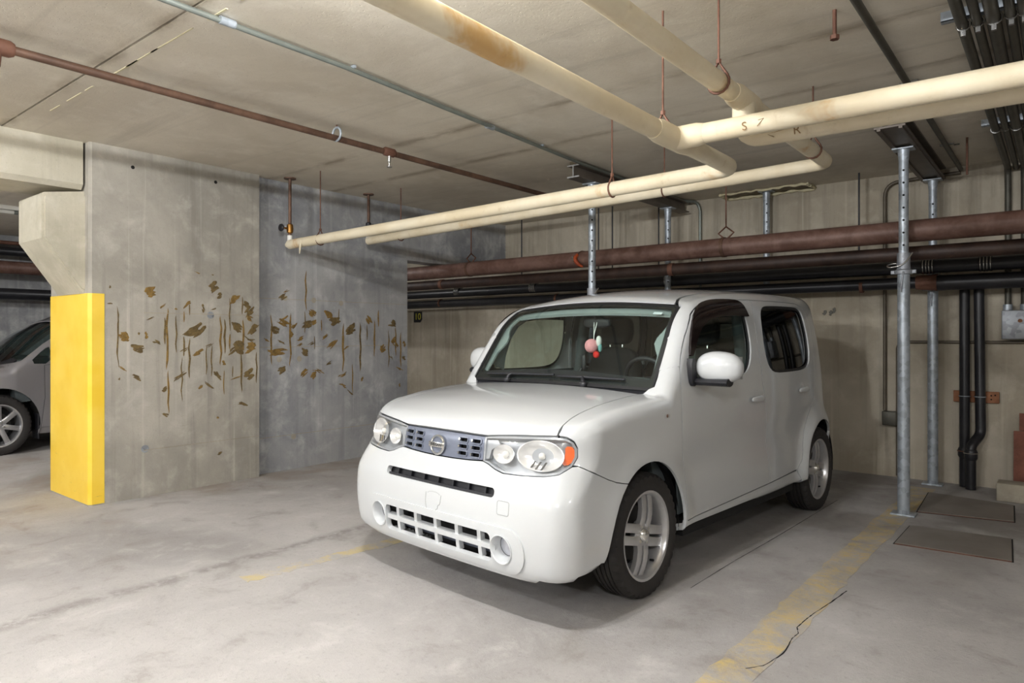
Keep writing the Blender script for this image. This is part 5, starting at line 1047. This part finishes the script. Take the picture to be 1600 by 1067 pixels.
for s in (1, -1):
    wing = [(.36, .62), (.42, .80), (.60, .86), (.85, .93), (1.05, .985), (1.20, 1.03), (1.28, 1.08), (1.335, 1.135), (1.235, .975), (1.245, .6), (1.262, .36), (1.335, .24)] + arv[::-1] + [(.45, .45)]
    wing = [(.42, .62), (.44, .78), (.60, .855), (.85, .925), (1.05, .985), (1.17, 1.02), (1.40, 1.205), (1.70, 1.405), (1.95, 1.515), (2.44, 1.55), (2.44, 1.50), (1.95, 1.47), (1.72, 1.375), (1.49, 1.20), (1.49, .97), (1.40, .965), (1.405, .6), (1.36, .27), (1.335, .235)] + arv[::-1]
    fw_ = put('front_wing', KV.cut('side', wing, [tri], .04, gap=.002), SV, van, s); put('quarter_glass', KV.cut('side', grow(tri, .01), [], .05, off=-.015, flange=0), 'van_glass', fw_, s)
    dr = put('front_door', KV.cut('side', [(1.405, .6), (1.40, .965), (1.49, .97), (1.49, 1.20), (1.72, 1.375), (1.95, 1.47), (2.44, 1.50), (2.46, .9), (2.42, .27), (1.36, .27)], [fwin], .05, gap=.003), SV, van, s); put('window_glass', KV.cut('side', grow(fwin, .01), [], .08, off=-.015, flange=0), 'van_glass', dr, s)
    h_ = superbox((0, 0, 0), (.016, .10, .018), 2.6, 16, 8); P = KV.at('side', [(2.25, .90)])[0]; hv = xf(h_, Matrix.Translation(Vector((P[0] + .02, P[1], P[2])))); obj('handle', mirx(hv) if s < 0 else hv, SV, dr, 60)
    mv = superbox((1.06, 1.56, 1.06), (.10, .07, .085), 2.6, 20, 12); obj('door_mirror', mirx(mv) if s < 0 else mv, SV, dr, 60); ma = tube([(.92, 1.55, 1.0), (1.0, 1.55, 1.03)], .03, 8); obj('mirror_arm', mirx(ma) if s < 0 else ma, 'black_plastic', dr, 60)
    rear = [(2.42, .27), (2.46, .9), (2.44, 1.55), (3.4, 1.58), (4.4, 1.50), (4.62, 1.2), (4.66, .9), (4.66, .3), (4.4, .24)] + arv2[::-1] + [(3.5, .25)]
    sd = put('sliding_door_side', KV.cut('side', rear, [rwin, qwin], .06, gap=.002), SV, van, s)
    for Wn in (rwin, qwin): put('window_glass', KV.cut('side', grow(Wn, .01), [], .1, off=-.015, flange=0), 'van_glass', sd, s)
    for yc, sty in ((.95, 'seven'), (3.95, 'seven')):
        wheel('wheel', van, (s * .855, yc, .32), s, .33, .225, .22, 'seven'); lin = lathe([(.415, 0), (.415, .28)], 0, 32, (.66, yc, .33)); lf = (lin[0], [q for q in lin[1] if min(lin[0][i][2] for i in q) > .2]); obj('arch_liner', mirx(lf) if s < 0 else lf, 'dark_liner', van, 50); bk = prism([(yc + .41 * math.cos(t), .33 + .41 * math.sin(t)) for t in np.linspace(R(-17), R(197), 24)], 0, .655, .66); obj('liner_wall', mirx(bk) if s < 0 else bk, 'dark_liner', van)
        mf = bevbox(.74, .955, yc + .385, yc + .40, .14, .42, .004); obj('mud_flap', mirx(mf) if s < 0 else mf, 'black_plastic', van)
    hp = [(.285, .635), (.74, .635), (.77, .72), (.73, .81), (.5, .80), (.285, .75)]; hv0 = put('headlight', KV.cut('front', hp, [], .04, off=.002), 'lamp_lens', van, s); put('lamp_housing', KV.cut('front', grow(hp, .01), [], .05, off=-.02, flange=0), 'lamp_bezel', hv0, s)
obj('sill', join(box(-.94, .94, 1.34, 3.55, .20, .29)), 'silver_paint', van); obj('underbody', join(box(-.64, .64, .25, 4.7, .22, .34), box(-.9, .9, 1.45, 3.45, .24, .34), box(-.6, .6, .35, 1.2, .34, .8)), 'dark_liner', van)
put('front_bumper', KV.cut('front', [(-.80, .63), (.80, .63), (.86, .45), (.80, .26), (-.80, .26), (-.86, .45)], [rrect(0, .36, .4, .06, .03)], .05), SV, van); put('bumper_backing', KV.cut('front', rrect(0, .42, .5, .16, .05), [], .1, off=-.04, flange=0), 'dark_liner', van)
gr_ = put('grille', KV.cut('front', [(-.42, .74), (.42, .74), (.40, .64), (-.40, .64)], [], .05, off=-.002), 'chrome', van)
hv_ = [tuple(q) for q in KV.inv('hood', KV.at('top', [(0, .10), (.3, .12), (.6, .25), (.80, .42), (.86, .62), (.87, .85), (.87, 1.03), (.5, .99), (0, .98)]))]; hv_[0] = (0, hv_[0][1]); hv_[-1] = (0, hv_[-1][1])
put('bonnet', KV.cut('hood', hv_ + [(-u, v) for u, v in hv_[::-1]][1:-1], [], .06, gap=.001), SV, van)
put('windscreen', KV.cut('ws', chaikin([(-.84, .02), (0, -.01), (.84, .02), (.74, .72), (0, .76), (-.74, .72)], 1), [], .08, off=-.003, flange=0), 'van_glass', van); put('cowl', KV.cut('top', [(-.85, .97), (.85, .97), (.85, 1.14), (-.85, 1.14)], [], .08, off=-.01), 'black_plastic', van)
put('roof', KV.cut('top', [(-.70, 1.70), (.70, 1.70), (.74, 2.1), (.74, 4.4), (-.74, 4.4), (-.74, 2.1)], [], .1), SV, van); put('tailgate', KV.cut('rear', rrect(0, .9, .68, .58, .08), [], .1), SV, van)
for s in (1, -1): put('roof_rail', KV.cut('top', [(.70, 1.70), (.80, 1.66), (.84, 2.1), (.84, 4.4), (.74, 4.4), (.74, 2.1)], [], .05, flange=.02), SV, van, s)
dv = obj('dashboard', prism([(1.10, .80), (1.15, 1.02), (1.60, 1.05), (1.70, .95), (1.66, .6), (1.15, .55)], 0, -.85, .85), 'dash_grey', van, 40)
for s in (1, -1): st = obj('front_seat', superbox((s * .42, 2.35, .95), (.26, .12, .42), 3.2, 18, 10), 'seat_fabric', van, 60); obj('headrest', superbox((s * .42, 2.42, 1.45), (.13, .06, .09), 3, 16, 8), 'seat_fabric', st, 60)
